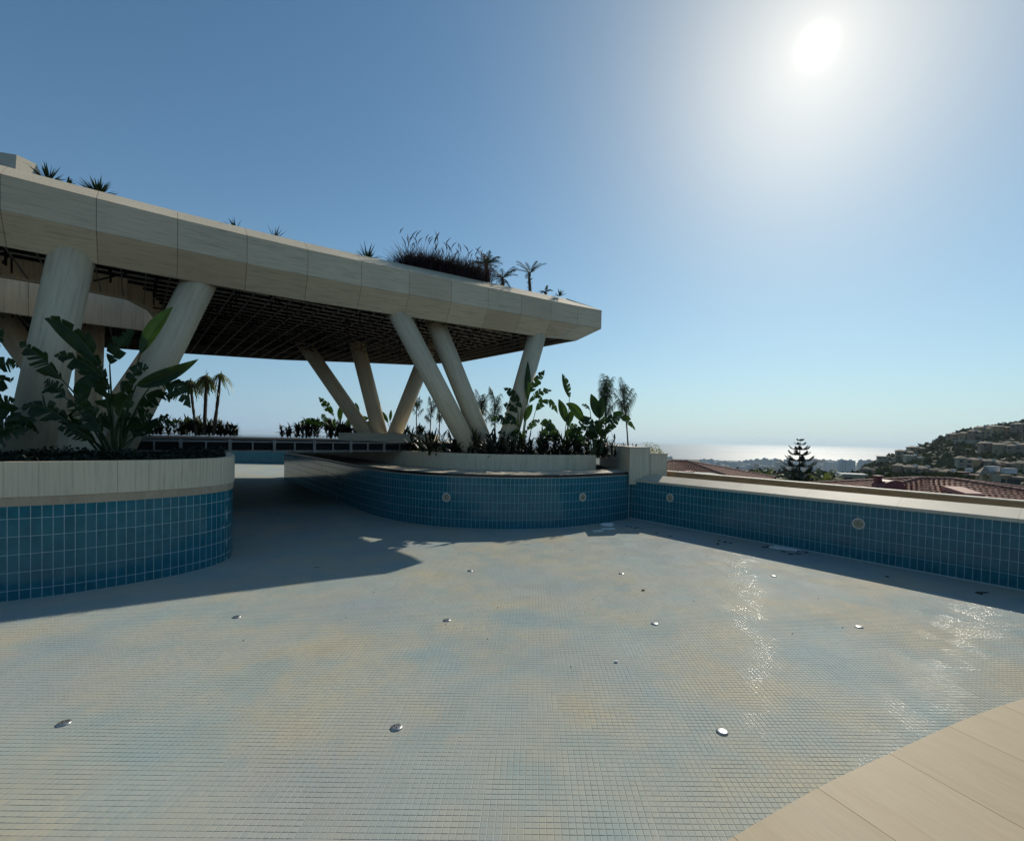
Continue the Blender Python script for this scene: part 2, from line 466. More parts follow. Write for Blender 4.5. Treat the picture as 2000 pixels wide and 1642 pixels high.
# surveyed positions: plants, houses, trees, blocks (metres, camera foot at the origin)
LEFT_LEAVES = [[[-8.59, 9.9, 2.36], [-7.99, 9.6, 4.25], [-7.41, 9.7, 5.25], 0.485, 0, 0.042], [[-8.75, 9.9, 2.32], [-8.6, 9.4, 3.95], [-9.4, 9.1, 4.81], 0.454, 2, 0.227], [[-8.86, 9.9, 2.32], [-9.25, 9.3, 3.66], [-9.87, 9.1, 4.35], 0.408, 1, 0.082], [[-8.69, 9.8, 2.33], [-8.26, 9.2, 3.57], [-9.12, 9.0, 4.08], 0.343, 1, 0.182], [[-8.63, 9.9, 2.36], [-7.98, 9.5, 3.61], [-6.81, 9.6, 4.18], 0.355, 0, -0.083], [[-8.59, 9.9, 2.36], [-7.68, 9.5, 3.62], [-7.04, 9.7, 3.18], 0.396, 1, 0.271], [[-8.64, 9.9, 2.32], [-8.13, 9.7, 3.07], [-7.47, 9.9, 3.39], 0.405, 1, 0.192], [[-8.98, 10.0, 2.32], [-9.44, 9.9, 3.2], [-9.41, 10.0, 3.86], 0.435, 0, 0.033], [[-8.94, 9.7, 2.27], [-9.13, 9.3, 2.82], [-9.85, 9.1, 3.08], 0.408, 1, 0.163], [[-8.96, 9.9, 2.29], [-9.49, 9.6, 3.34], [-9.92, 9.6, 3.64], 0.316, 1, 0.063], [[-8.85, 10.0, 2.35], [-8.96, 10.0, 4.08], [-8.62, 10.2, 4.85], 0.395, 1, 0.088], [[-8.69, 9.8, 2.31], [-8.69, 9.6, 3.42], [-9.16, 9.6, 4.14], 0.464, 1, 0.148], [[-8.55, 9.8, 2.32], [-8.25, 9.5, 3.42], [-7.82, 9.6, 3.96], 0.417, 1, 0.167], [[-8.61, 9.7, 2.32], [-8.35, 9.3, 3.1], [-8.29, 9.1, 3.73], 0.49, 1, 0.051], [[-8.54, 9.7, 2.3], [-8.15, 9.3, 2.95], [-7.77, 9.2, 3.45], 0.47, 1, 0.123], [[-8.78, 9.7, 2.27], [-8.68, 9.4, 2.79], [-9.07, 9.2, 3.18], 0.454, 1, 0.165], [[-8.68, 9.7, 2.28], [-8.38, 9.2, 2.64], [-8.73, 9.2, 3.09], 0.424, 1, 0.081], [[-8.83, 9.7, 2.25], [-8.67, 9.3, 2.49], [-9.05, 9.0, 2.7], 0.306, 1, 0.102], [[-8.55, 9.8, 2.28], [-8.23, 9.6, 2.7], [-7.79, 9.7, 3.01], 0.337, 1, 0.105]]
EDGE_LEAVES = [[[-11.18, 9.4, 2.18], [-10.74, 9.2, 3.64], [-10.3, 9.5, 3.93], 0.343, 1, 0.162], [[-11.18, 9.4, 2.18], [-10.79, 9.2, 3.04], [-10.42, 9.5, 3.66], 0.444, 1, 0.202], [[-11.18, 9.4, 2.18], [-10.72, 9.1, 2.89], [-9.69, 9.3, 2.59], 0.36, 1, 0.3], [[-11.18, 9.4, 2.18], [-10.41, 9.0, 2.55], [-9.43, 9.0, 2.84], 0.336, 1, 0.138], [[-11.06, 9.3, 2.19], [-10.2, 8.9, 2.36], [-9.44, 8.9, 2.69], 0.293, 1, 0.098], [[-11.18, 9.4, 2.18], [-11.05, 9.3, 3.44], [-10.6, 9.5, 4.7], 0.449, 1, 0.102], [[-11.18, 9.4, 2.18], [-10.84, 9.2, 2.64], [-10.16, 9.3, 3.26], 0.505, 1, 0.141]]
ISLAND_LEAVES_A = [[[-0.39, 17.0, 2.16], [-0.2, 16.9, 4.08], [-0.21, 16.9, 5.52], 0.278, 0, 0.0], [[-0.35, 17.0, 2.16], [-0.14, 16.9, 3.99], [0.69, 17.0, 4.46], 0.278, 1, 0.148], [[-0.35, 17.0, 2.16], [-0.13, 16.9, 4.34], [0.41, 17.0, 5.21], 0.315, 1, 0.056], [[-0.5, 17.0, 2.16], [-0.39, 16.8, 3.79], [-1.06, 16.7, 4.5], 0.314, 1, 0.111], [[-0.53, 17.0, 2.16], [-0.52, 16.8, 3.62], [-1.07, 16.7, 3.9], 0.277, 1, 0.092], [[-0.61, 17.0, 2.16], [-0.73, 16.8, 3.21], [-1.52, 16.7, 3.3], 0.295, 1, 0.148], [[-0.46, 16.9, 2.16], [-0.47, 16.6, 3.08], [-1.0, 16.5, 3.59], 0.273, 1, 0.091], [[-0.16, 17.0, 2.17], [0.11, 17.0, 3.72], [0.93, 17.1, 3.63], 0.336, 1, 0.411], [[-0.39, 17.0, 2.16], [-0.29, 16.8, 3.3], [-0.01, 16.8, 3.93], 0.295, 0, 0.074], [[-0.31, 16.9, 2.17], [-0.18, 16.7, 3.0], [0.28, 16.7, 3.34], 0.275, 1, 0.11]]
ISLAND_LEAVES_B = [[[1.32, 17.3, 2.19], [1.36, 17.4, 4.25], [1.07, 17.4, 5.15], 0.306, 2, 0.057], [[1.17, 17.3, 2.18], [1.25, 17.2, 3.32], [0.94, 17.1, 4.17], 0.378, 0, 0.038], [[1.08, 17.2, 2.19], [0.9, 17.0, 2.99], [0.26, 16.9, 3.24], 0.28, 1, 0.168], [[1.58, 17.3, 2.19], [1.89, 17.2, 3.32], [1.2, 17.0, 3.99], 0.415, 0, 0.151], [[1.28, 17.3, 2.19], [1.3, 17.3, 3.19], [1.52, 17.4, 3.81], 0.304, 0, 0.057], [[1.54, 17.2, 2.2], [1.66, 17.1, 2.86], [2.08, 17.2, 3.53], 0.375, 1, 0.113], [[1.35, 17.2, 2.19], [1.21, 17.0, 2.81], [1.65, 17.0, 3.23], 0.299, 1, 0.112], [[0.52, 17.2, 2.17], [0.38, 16.9, 2.79], [0.71, 16.9, 3.06], 0.26, 1, 0.111]]
ISLAND_LEAVES_C = [[[2.31, 17.3, 2.21], [2.47, 17.3, 3.5], [2.13, 17.2, 4.4], 0.418, 0, 0.038], [[2.35, 17.3, 2.21], [2.49, 17.3, 3.49], [2.58, 17.4, 4.33], 0.38, 0, 0.038], [[2.54, 17.3, 2.21], [2.66, 17.3, 3.26], [3.88, 17.5, 3.08], 0.342, 1, 0.456], [[2.29, 17.2, 2.21], [2.26, 17.1, 2.97], [1.84, 17.1, 3.58], 0.375, 1, 0.113], [[2.22, 17.2, 2.21], [2.08, 17.1, 2.87], [2.64, 17.2, 3.45], 0.375, 1, 0.113], [[2.29, 17.2, 2.21], [2.11, 17.2, 3.81], [1.81, 17.3, 4.0], 0.151, 1, 0.057], [[2.6, 17.2, 2.22], [2.7, 17.1, 2.96], [3.25, 17.2, 3.54], 0.282, 1, 0.094]]
FAR_LEAVES = [[[-9.89, 24.0, 2.62], [-10.16, 24.0, 3.66], [-10.95, 24.0, 4.61], 0.369, 1, 0.079], [[-9.94, 24.0, 2.62], [-10.47, 24.0, 3.23], [-10.79, 24.0, 3.75], 0.316, 1, 0.079], [[-9.83, 24.0, 2.62], [-9.84, 24.0, 3.4], [-9.75, 24.0, 4.24], 0.395, 0, 0.053], [[-9.89, 24.0, 2.62], [-10.07, 24.0, 2.93], [-10.93, 24.0, 3.12], 0.316, 1, 0.132], [[-9.73, 24.0, 2.62], [-9.63, 24.0, 2.99], [-9.11, 24.0, 3.32], 0.342, 1, 0.132], [[-9.16, 24.0, 2.63], [-8.91, 24.0, 3.74], [-9.07, 24.0, 4.36], 0.237, 0, 0.053], [[-7.22, 24.0, 2.67], [-7.39, 24.0, 3.35], [-7.76, 24.0, 3.97], 0.211, 0, 0.053], [[-7.22, 24.0, 2.67], [-7.29, 24.0, 3.46], [-7.24, 24.0, 4.04], 0.184, 0, 0.026], [[-7.17, 24.0, 2.67], [-7.02, 24.0, 3.2], [-6.4, 24.0, 3.58], 0.237, 1, 0.132]]
SLIM_PALMS = [[[2.89, 18.2, 2.33], [2.81, 18.2, 5.44]], [[3.87, 18.6, 2.59], [3.49, 18.6, 5.27]], [[-2.18, 21.0, 2.16], [-2.33, 21.0, 5.06]], [[-1.59, 20.5, 2.19], [-1.69, 20.5, 5.1]], [[-6.14, 25.0, 2.76], [-6.22, 25.0, 4.94]], [[-5.43, 25.0, 2.77], [-5.41, 25.0, 5.01]], [[-4.94, 25.0, 2.78], [-5.02, 25.0, 4.83]]]
PONYTAIL = [[[-17.08, 24.0, 2.52], [-17.46, 24.0, 5.43]], [[-16.69, 24.0, 2.53], [-16.66, 24.0, 5.6]], [[-16.25, 24.0, 2.54], [-15.94, 24.0, 5.67]]]
ROOF_PALMS = [[[-1.81, 17.6, 8.63], [-1.89, 17.6, 9.83]], [[-1.26, 17.9, 8.61], [-1.17, 17.9, 9.24]], [[-0.22, 18.4, 8.51], [-0.21, 18.4, 9.96]], [[0.43, 18.6, 8.44], [0.38, 18.6, 8.73]]]
RIDGE_AZ = [34, 35.2, 36, 37.2, 38.3, 39.5, 40.8, 41.8, 43, 45, 46.5, 50, 60, 90]
RIDGE_Z = [-40, -36, -27, -19, -12, -6, 1, 9, 17, 24, 29, 40, 55, 55]
HOUSES = [[[368.7, 403.0, 6.1], 9.7, 7.5, 3, 0], [[366.7, 391.0, 7.1], 7.3, 7.3, 3, 0], [[368.9, 386.0, 7.6], 6.4, 8.5, 3, 1], [[378.6, 388.0, 9.1], 8.9, 10.2, 4, 0], [[401.5, 403.0, 12.6], 7.1, 8.4, 3, 1], [[404.7, 397.0, 13.1], 10.9, 7.8, 3, 0], [[408.0, 385.0, 13.1], 10.6, 9.7, 3, 1], [[345.8, 367.0, 4.0], 12.9, 4.0, 1, 2], [[340.0, 407.0, -4.9], 9.8, 6.3, 2, 0], [[315.8, 391.0, -8.7], 10.3, 6.9, 2, 0], [[304.6, 393.0, -12.5], 13.4, 5.6, 2, 2], [[276.9, 333.0, -9.5], 8.8, 5.1, 2, 2], [[308.0, 310.0, -2.4], 7.5, 7.8, 3, 1], [[308.0, 302.0, -2.8], 7.6, 7.3, 3, 0], [[309.9, 296.0, -3.2], 6.2, 7.1, 3, 1], [[314.6, 294.0, -3.0], 7.1, 7.7, 3, 0], [[230.8, 245.0, -10.3], 5.4, 6.7, 3, 3], [[245.3, 253.0, -9.5], 7.5, 5.0, 2, 0], [[233.3, 234.0, -10.5], 4.4, 5.9, 3, 1], [[243.5, 238.0, -10.1], 7.3, 5.0, 2, 0], [[240.7, 229.0, -10.5], 3.8, 5.0, 3, 1], [[240.9, 225.0, -10.7], 4.9, 5.7, 3, 0], [[175.4, 219.0, -12.7], 5.5, 5.5, 3, 1], [[176.3, 213.0, -12.4], 5.4, 4.9, 2, 0], [[181.5, 212.0, -12.2], 6.1, 4.4, 2, 1], [[175.6, 199.0, -11.9], 3.9, 3.9, 2, 1], [[168.1, 185.0, -11.4], 5.5, 3.5, 2, 0], [[134.6, 143.0, -8.7], 4.2, 3.1, 2, 4], [[145.4, 150.0, -9.2], 3.5, 2.5, 2, 4], [[77.9, 78.0, -4.3], 1.8, 2.1, 2, 0], [[78.3, 76.0, -4.2], 2.9, 1.8, 2, 2]]
HILL_TREES = [[261.1, 347.0, -15.5, 6.9, 1], [1003.8, 1422.0, -85.9, 20.3, 2], [353.0, 493.0, -27.4, 9.2, 2], [342.2, 396.0, -2.3, 5.7, 2], [462.7, 453.0, 21.6, 8.0, 3], [454.7, 450.0, 20.4, 4.0, 0], [458.5, 443.0, 21.3, 6.8, 0], [492.1, 469.0, 25.7, 7.2, 0], [364.3, 409.0, 3.2, 4.0, 0], [357.1, 405.0, 1.4, 3.1, 0], [374.4, 439.0, -1.0, 3.4, 0], [189.7, 187.0, -11.4, 1.8, 0], [334.3, 402.0, -5.6, 3.5, 0], [332.1, 380.0, -2.1, 2.6, 0], [260.6, 241.0, -9.5, 1.9, 0], [55.8, 63.0, -3.6, 0.7, 0], [303.7, 296.0, -3.6, 2.8, 0], [357.6, 370.0, 5.8, 3.6, 0], [57.2, 69.0, -3.7, 0.5, 0], [95.2, 98.0, -5.7, 0.8, 0], [125.6, 120.0, -7.2, 0.8, 0], [382.9, 392.0, 9.8, 3.7, 0], [294.4, 333.0, -5.3, 2.8, 0], [316.9, 313.0, -1.4, 2.3, 0], [270.3, 277.0, -7.1, 3.0, 0], [249.4, 306.0, -11.6, 3.4, 0], [240.1, 264.0, -9.7, 2.1, 0], [45.9, 62.0, -3.6, 0.4, 0], [309.9, 302.0, -2.8, 3.6, 0], [56.8, 65.0, -3.6, 0.6, 0], [100.6, 123.0, -7.4, 1.3, 0], [265.0, 273.0, -7.7, 2.1, 0], [340.7, 357.0, 3.1, 3.7, 0], [277.5, 291.0, -6.0, 3.2, 0], [225.9, 282.0, -12.8, 3.1, 0], [162.0, 187.0, -11.5, 1.9, 0], [68.0, 64.0, -3.6, 0.7, 0], [358.4, 354.0, 5.4, 3.7, 0], [302.0, 294.0, -3.8, 2.8, 0], [57.7, 64.0, -3.5, 0.5, 0], [347.7, 399.0, -0.8, 3.5, 0], [64.0, 67.0, -3.6, 0.8, 0], [51.8, 61.0, -3.5, 0.5, 0], [359.2, 353.0, 5.5, 3.1, 0], [50.2, 66.0, -3.6, 0.7, 0], [181.6, 232.0, -13.2, 1.9, 0], [228.8, 253.0, -10.6, 1.8, 0], [333.5, 323.0, 0.8, 2.9, 0], [55.5, 65.0, -3.6, 0.7, 0], [248.4, 276.0, -9.3, 2.8, 0], [318.5, 309.0, -1.5, 3.4, 0], [200.7, 230.0, -12.1, 2.4, 0], [195.3, 215.0, -11.8, 2.2, 0], [278.5, 345.0, -10.6, 2.4, 0], [174.9, 216.0, -12.6, 2.5, 0], [249.5, 292.0, -10.4, 2.6, 0], [181.6, 187.0, -11.4, 2.2, 0], [164.3, 190.0, -11.6, 1.6, 0], [340.1, 334.0, 2.2, 3.8, 0], [185.6, 204.0, -11.9, 1.9, 0], [216.8, 257.0, -12.1, 1.8, 0], [155.8, 208.0, -12.7, 1.9, 0], [404.0, 396.0, 12.9, 3.8, 0], [217.9, 241.0, -11.2, 2.6, 0], [229.0, 250.0, -10.6, 2.3, 0], [303.6, 321.0, -2.4, 3.1, 0], [323.4, 335.0, 0.3, 4.0, 0], [65.7, 66.0, -3.5, 0.5, 0], [282.0, 318.0, -6.4, 2.2, 0], [241.1, 326.0, -16.5, 3.7, 0], [113.2, 143.0, -8.7, 1.1, 0], [271.5, 359.0, -15.1, 3.7, 0], [230.6, 254.0, -10.5, 2.3, 0], [213.1, 257.0, -12.5, 3.0, 0], [97.3, 121.0, -7.2, 1.0, 0], [242.6, 303.0, -12.3, 2.1, 0], [321.5, 304.0, -1.6, 2.3, 0], [347.7, 474.0, -20.9, 3.7, 0], [200.4, 228.0, -12.0, 2.7, 0], [346.7, 333.0, 2.8, 3.3, 0], [391.1, 372.0, 10.3, 4.2, 0], [106.4, 122.0, -7.3, 1.0, 0], [249.1, 262.0, -9.1, 1.9, 0], [166.8, 167.0, -10.4, 1.5, 0], [55.7, 64.0, -3.5, 0.6, 0], [302.2, 291.0, -4.1, 2.5, 0], [331.9, 387.0, -3.6, 3.1, 0], [327.3, 403.0, -7.7, 3.9, 0], [346.2, 391.0, 0.6, 2.9, 0], [380.3, 362.0, 8.5, 3.1, 0], [391.7, 369.0, 10.2, 3.3, 0], [399.6, 396.0, 12.2, 2.8, 0], [244.3, 231.0, -10.4, 1.9, 0], [295.8, 329.0, -4.3, 3.8, 0], [405.3, 382.0, 12.6, 3.6, 0], [220.9, 277.0, -13.0, 3.0, 0], [331.1, 338.0, 1.4, 2.8, 0], [249.3, 283.0, -9.6, 2.9, 0], [309.9, 308.0, -2.3, 2.8, 0], [214.3, 283.0, -14.7, 3.3, 0], [228.8, 252.0, -10.6, 2.5, 0], [139.8, 150.0, -9.2, 1.2, 0], [58.3, 69.0, -3.7, 0.6, 0], [385.4, 362.0, 9.0, 3.9, 0], [242.4, 270.0, -9.8, 3.1, 0], [183.9, 236.0, -13.4, 1.9, 0], [80.3, 94.0, -5.4, 0.8, 0], [398.3, 397.0, 12.1, 4.8, 0], [248.4, 233.0, -10.2, 1.8, 0], [320.7, 334.0, 0.0, 2.9, 0], [332.5, 446.0, -17.6, 3.3, 0], [59.1, 74.0, -4.0, 0.6, 0], [408.0, 401.0, 13.6, 2.8, 0], [46.9, 62.0, -3.5, 0.7, 0], [45.9, 62.0, -3.5, 0.5, 0], [187.5, 227.0, -12.7, 1.8, 0], [326.7, 305.0, -1.1, 3.0, 0], [292.4, 314.0, -3.8, 3.3, 0], [274.0, 254.0, -8.3, 1.8, 0], [235.4, 232.0, -10.6, 2.2, 0], [304.2, 317.0, -2.4, 2.6, 0], [349.6, 384.0, 3.2, 3.8, 0], [260.5, 327.0, -11.9, 3.8, 0], [302.5, 323.0, -2.5, 3.4, 0], [112.5, 104.0, -6.1, 1.1, 0], [197.1, 232.0, -12.4, 2.3, 0], [88.0, 115.0, -6.8, 1.1, 0], [183.1, 200.0, -11.8, 1.4, 0], [49.4, 61.0, -3.6, 0.5, 0], [325.2, 396.0, -7.1, 3.3, 0], [355.6, 384.0, 5.0, 3.1, 0], [297.5, 362.0, -8.7, 4.0, 0], [95.2, 89.0, -5.1, 0.8, 0], [219.5, 290.0, -14.8, 2.7, 0], [152.5, 176.0, -11.0, 1.9, 0], [292.5, 280.0, -5.5, 2.2, 0], [114.7, 109.0, -6.4, 0.8, 0], [153.5, 190.0, -11.7, 2.1, 0], [424.6, 399.0, 16.0, 3.0, 0], [213.1, 242.0, -11.7, 2.6, 0], [240.0, 259.0, -9.6, 2.0, 0], [234.1, 244.0, -10.2, 2.9, 0], [301.1, 377.0, -10.1, 3.2, 0], [227.7, 269.0, -11.7, 2.0, 0], [148.0, 151.0, -9.3, 1.0, 0], [392.7, 375.0, 10.6, 3.1, 0], [257.1, 285.0, -8.5, 2.2, 0], [131.4, 133.0, -8.0, 1.0, 0], [188.3, 238.0, -13.2, 1.8, 0], [166.7, 157.0, -9.7, 1.8, 0], [105.3, 120.0, -7.2, 1.0, 0], [326.1, 366.0, -1.1, 2.5, 0], [322.3, 334.0, 0.2, 4.0, 0], [227.8, 245.0, -10.5, 2.8, 0], [353.4, 423.0, -4.1, 3.3, 0], [313.7, 352.0, -2.6, 2.9, 0], [291.7, 295.0, -4.6, 2.5, 0], [196.4, 241.0, -12.9, 2.9, 0], [57.1, 72.0, -3.9, 0.8, 0], [238.4, 253.0, -9.8, 2.4, 0], [160.9, 209.0, -12.6, 2.5, 0], [271.3, 275.0, -7.2, 2.5, 0], [415.2, 402.0, 14.7, 3.1, 0], [255.0, 239.0, -9.7, 2.7, 0], [357.6, 390.0, 4.6, 3.7, 0], [344.0, 362.0, 3.7, 3.3, 0], [406.4, 384.0, 13.0, 2.6, 0], [97.1, 126.0, -7.6, 1.4, 0], [56.0, 71.0, -3.8, 0.6, 0], [174.2, 189.0, -11.5, 1.4, 0], [78.4, 87.0, -4.9, 0.7, 0], [283.8, 281.0, -6.0, 3.3, 0], [83.9, 96.0, -5.5, 0.7, 0], [305.2, 359.0, -6.4, 3.2, 0], [280.4, 321.0, -7.3, 2.9, 0], [239.7, 247.0, -10.0, 2.0, 0], [212.0, 216.0, -11.5, 1.9, 0], [308.6, 346.0, -3.2, 3.9, 0], [267.3, 312.0, -9.1, 3.6, 0], [288.5, 344.0, -8.3, 3.0, 0], [216.4, 237.0, -11.3, 2.1, 0], [371.1, 383.0, 7.8, 4.5, 0], [244.8, 274.0, -9.6, 2.5, 0], [73.9, 89.0, -5.1, 0.8, 0], [223.9, 292.0, -14.3, 2.7, 0], [318.9, 372.0, -4.9, 4.3, 0], [87.4, 111.0, -6.6, 1.0, 0], [198.5, 219.0, -11.8, 1.5, 0], [249.3, 276.0, -9.1, 2.5, 0], [269.1, 302.0, -7.6, 2.2, 0], [175.6, 204.0, -12.1, 2.3, 0], [397.5, 399.0, 12.0, 3.4, 0], [114.0, 126.0, -7.6, 1.2, 0], [228.9, 226.0, -11.0, 1.6, 0], [281.5, 262.0, -7.3, 2.6, 0], [54.5, 66.0, -3.6, 0.8, 0], [220.9, 259.0, -11.9, 1.8, 0], [235.8, 236.0, -10.5, 1.9, 0], [266.7, 261.0, -8.2, 3.0, 0], [376.0, 370.0, 8.2, 2.9, 0], [402.0, 392.0, 12.6, 2.9, 0], [202.5, 192.0, -11.5, 1.5, 0], [341.6, 402.0, -3.6, 2.9, 0], [104.9, 142.0, -8.7, 1.4, 0], [57.3, 73.0, -4.0, 0.7, 0], [211.1, 224.0, -11.4, 1.7, 0], [294.5, 291.0, -4.6, 2.7, 0], [254.1, 327.0, -13.3, 3.0, 0], [271.8, 276.0, -7.0, 2.7, 0], [289.8, 291.0, -5.0, 1.9, 0], [61.4, 66.0, -3.6, 0.4, 0], [197.8, 221.0, -11.9, 2.0, 0], [178.6, 232.0, -13.4, 1.6, 0], [223.7, 295.0, -14.7, 2.2, 0], [59.2, 65.0, -3.5, 0.5, 0], [332.5, 309.0, -0.3, 3.5, 0], [163.1, 178.0, -11.0, 2.0, 0], [365.5, 357.0, 6.3, 4.1, 0], [79.2, 102.0, -5.9, 0.7, 0], [307.9, 368.0, -7.0, 3.7, 0], [199.0, 236.0, -12.4, 1.8, 0], [59.4, 68.0, -3.6, 0.7, 0], [182.5, 202.0, -11.8, 2.4, 0], [316.4, 373.0, -5.6, 2.9, 0], [216.7, 275.0, -13.3, 2.9, 0], [364.1, 365.0, 6.5, 2.7, 0], [72.2, 84.0, -4.7, 0.8, 0], [289.7, 315.0, -4.4, 3.0, 0], [282.9, 300.0, -5.1, 3.0, 0], [300.4, 302.0, -3.6, 2.7, 0], [253.1, 325.0, -13.3, 2.2, 0], [322.9, 429.0, -16.0, 4.9, 0], [245.1, 248.0, -9.7, 2.7, 0], [233.6, 294.0, -12.8, 2.9, 0], [271.0, 263.0, -7.8, 1.9, 0], [373.1, 358.0, 7.4, 3.9, 0], [49.5, 66.0, -3.5, 0.7, 0]]
VALLEY_TREES = [[79.6, 156.0, -9.6, 1.1, 0], [225.1, 311.0, -17.5, 2.3, 0], [85.7, 132.0, -8.0, 1.2, 0], [813.1, 1465.0, -86.1, 9.3, 0], [74.7, 100.0, -5.8, 1.0, 0], [733.1, 1332.0, -86.0, 8.9, 0], [44.5, 99.0, -5.7, 1.3, 0], [286.5, 573.0, -38.0, 7.3, 0], [57.3, 134.0, -8.1, 1.2, 0], [421.0, 1361.0, -86.1, 7.6, 0], [334.5, 507.0, -33.5, 5.4, 0], [70.1, 141.0, -8.6, 1.7, 0], [678.6, 1436.0, -86.0, 15.3, 0], [30.9, 102.0, -6.0, 0.8, 0], [35.7, 73.0, -4.0, 0.9, 0], [60.6, 82.0, -4.6, 1.0, 0], [182.4, 251.0, -14.9, 2.0, 0], [37.2, 123.0, -7.4, 0.7, 0], [64.9, 167.0, -10.4, 1.4, 0], [144.1, 223.0, -14.2, 2.4, 0], [19.8, 66.0, -3.5, 0.7, 0], [54.9, 186.0, -11.6, 1.9, 0], [22.6, 64.0, -3.5, 0.8, 0], [75.4, 115.0, -6.8, 1.3, 0], [46.6, 64.0, -3.5, 0.5, 0], [94.2, 298.0, -19.3, 2.9, 0], [63.7, 162.0, -10.0, 1.3, 0], [91.9, 153.0, -9.4, 1.8, 0], [46.9, 81.0, -4.5, 0.5, 0], [38.7, 64.0, -3.6, 0.4, 0], [49.2, 75.0, -4.1, 0.5, 0], [560.3, 973.0, -65.2, 8.1, 0], [120.7, 160.0, -9.9, 1.5, 0], [291.0, 440.0, -28.9, 2.9, 0], [231.6, 310.0, -15.7, 3.8, 0], [157.4, 211.0, -12.9, 1.4, 0], [60.5, 120.0, -7.2, 1.4, 0], [207.9, 275.0, -14.6, 1.6, 0], [274.3, 367.0, -16.2, 4.7, 0], [46.7, 66.0, -3.6, 0.6, 0], [34.1, 89.0, -5.1, 0.8, 0], [870.6, 1404.0, -86.0, 12.8, 0], [99.5, 139.0, -8.5, 1.8, 0], [943.8, 1477.0, -86.0, 15.4, 0], [533.6, 1424.0, -86.0, 14.4, 0], [412.4, 1408.0, -86.0, 12.0, 0], [28.4, 76.0, -4.2, 0.6, 0], [41.4, 103.0, -6.0, 1.0, 0], [49.3, 72.0, -3.9, 0.9, 0], [485.3, 1425.0, -86.0, 16.0, 0], [709.6, 1493.0, -86.0, 14.3, 0], [573.2, 1308.0, -86.0, 13.9, 0], [846.4, 1340.0, -86.0, 14.2, 0], [24.5, 62.0, -3.5, 0.5, 0], [704.0, 1382.0, -86.1, 12.5, 0], [27.6, 66.0, -3.6, 0.4, 0], [132.4, 246.0, -15.7, 3.1, 0], [76.1, 128.0, -7.7, 0.8, 0], [28.4, 84.0, -4.7, 1.1, 0], [47.1, 144.0, -8.8, 1.2, 0], [23.4, 78.0, -4.3, 0.7, 0], [33.5, 65.0, -3.5, 0.7, 0], [24.1, 60.0, -3.5, 0.8, 0], [904.5, 1478.0, -86.0, 15.3, 0], [80.0, 276.0, -17.8, 2.4, 0], [33.8, 67.0, -3.6, 0.7, 0], [125.4, 212.0, -13.4, 2.4, 0], [23.4, 62.0, -3.6, 0.7, 0], [45.9, 64.0, -3.5, 0.7, 0], [26.4, 62.0, -3.6, 0.7, 0], [741.5, 1457.0, -86.0, 18.9, 0], [515.3, 1327.0, -86.0, 12.9, 0], [935.5, 1355.0, -86.1, 9.6, 0], [90.5, 138.0, -8.4, 1.4, 0], [38.0, 67.0, -3.6, 0.8, 0], [94.9, 230.0, -14.6, 3.0, 0], [109.6, 161.0, -10.0, 1.3, 0], [952.1, 1342.0, -85.6, 12.1, 0], [40.8, 72.0, -3.9, 0.8, 0], [843.3, 1384.0, -86.1, 11.2, 0], [82.5, 129.0, -7.8, 1.6, 0], [19.4, 60.0, -3.7, 0.6, 0], [604.4, 1417.0, -86.1, 8.5, 0], [61.8, 82.0, -4.6, 1.1, 0], [281.5, 411.0, -27.4, 2.9, 0], [714.0, 1324.0, -86.1, 8.9, 0], [64.2, 117.0, -7.0, 1.5, 0], [44.6, 81.0, -4.5, 1.1, 0], [94.4, 173.0, -10.8, 1.0, 0], [31.5, 64.0, -3.5, 0.4, 0], [33.2, 62.0, -3.6, 0.8, 0], [72.1, 243.0, -15.5, 1.7, 0], [59.1, 79.0, -4.4, 0.6, 0], [38.0, 81.0, -4.5, 0.5, 0], [23.9, 65.0, -3.6, 0.5, 0], [24.4, 61.0, -3.5, 0.7, 0], [53.8, 78.0, -4.3, 0.7, 0], [27.0, 72.0, -3.9, 0.7, 0], [59.9, 95.0, -5.5, 1.1, 0], [411.4, 1307.0, -86.1, 16.0, 0], [39.6, 65.0, -3.5, 0.4, 0], [399.0, 1283.0, -86.0, 9.6, 0], [24.2, 75.0, -4.1, 0.7, 0], [37.8, 62.0, -3.6, 0.5, 0], [141.7, 352.0, -22.9, 4.1, 0], [45.8, 77.0, -4.3, 0.6, 0]]
VALLEY_HOUSES = [[[82.4, 118.0, -7.0], 4.0, 1.7, 1, 2], [[105.7, 176.0, -11.0], 7.7, 1.9, 1, 2], [[103.9, 158.0, -9.8], 6.6, 1.4, 1, 2], [[164.9, 227.0, -13.9], 3.5, 4.5, 2, 1], [[130.6, 250.0, -16.0], 5.5, 2.5, 1, 1], [[605.6, 1283.0, -86.0], 28.2, 11.3, 1, 1]]
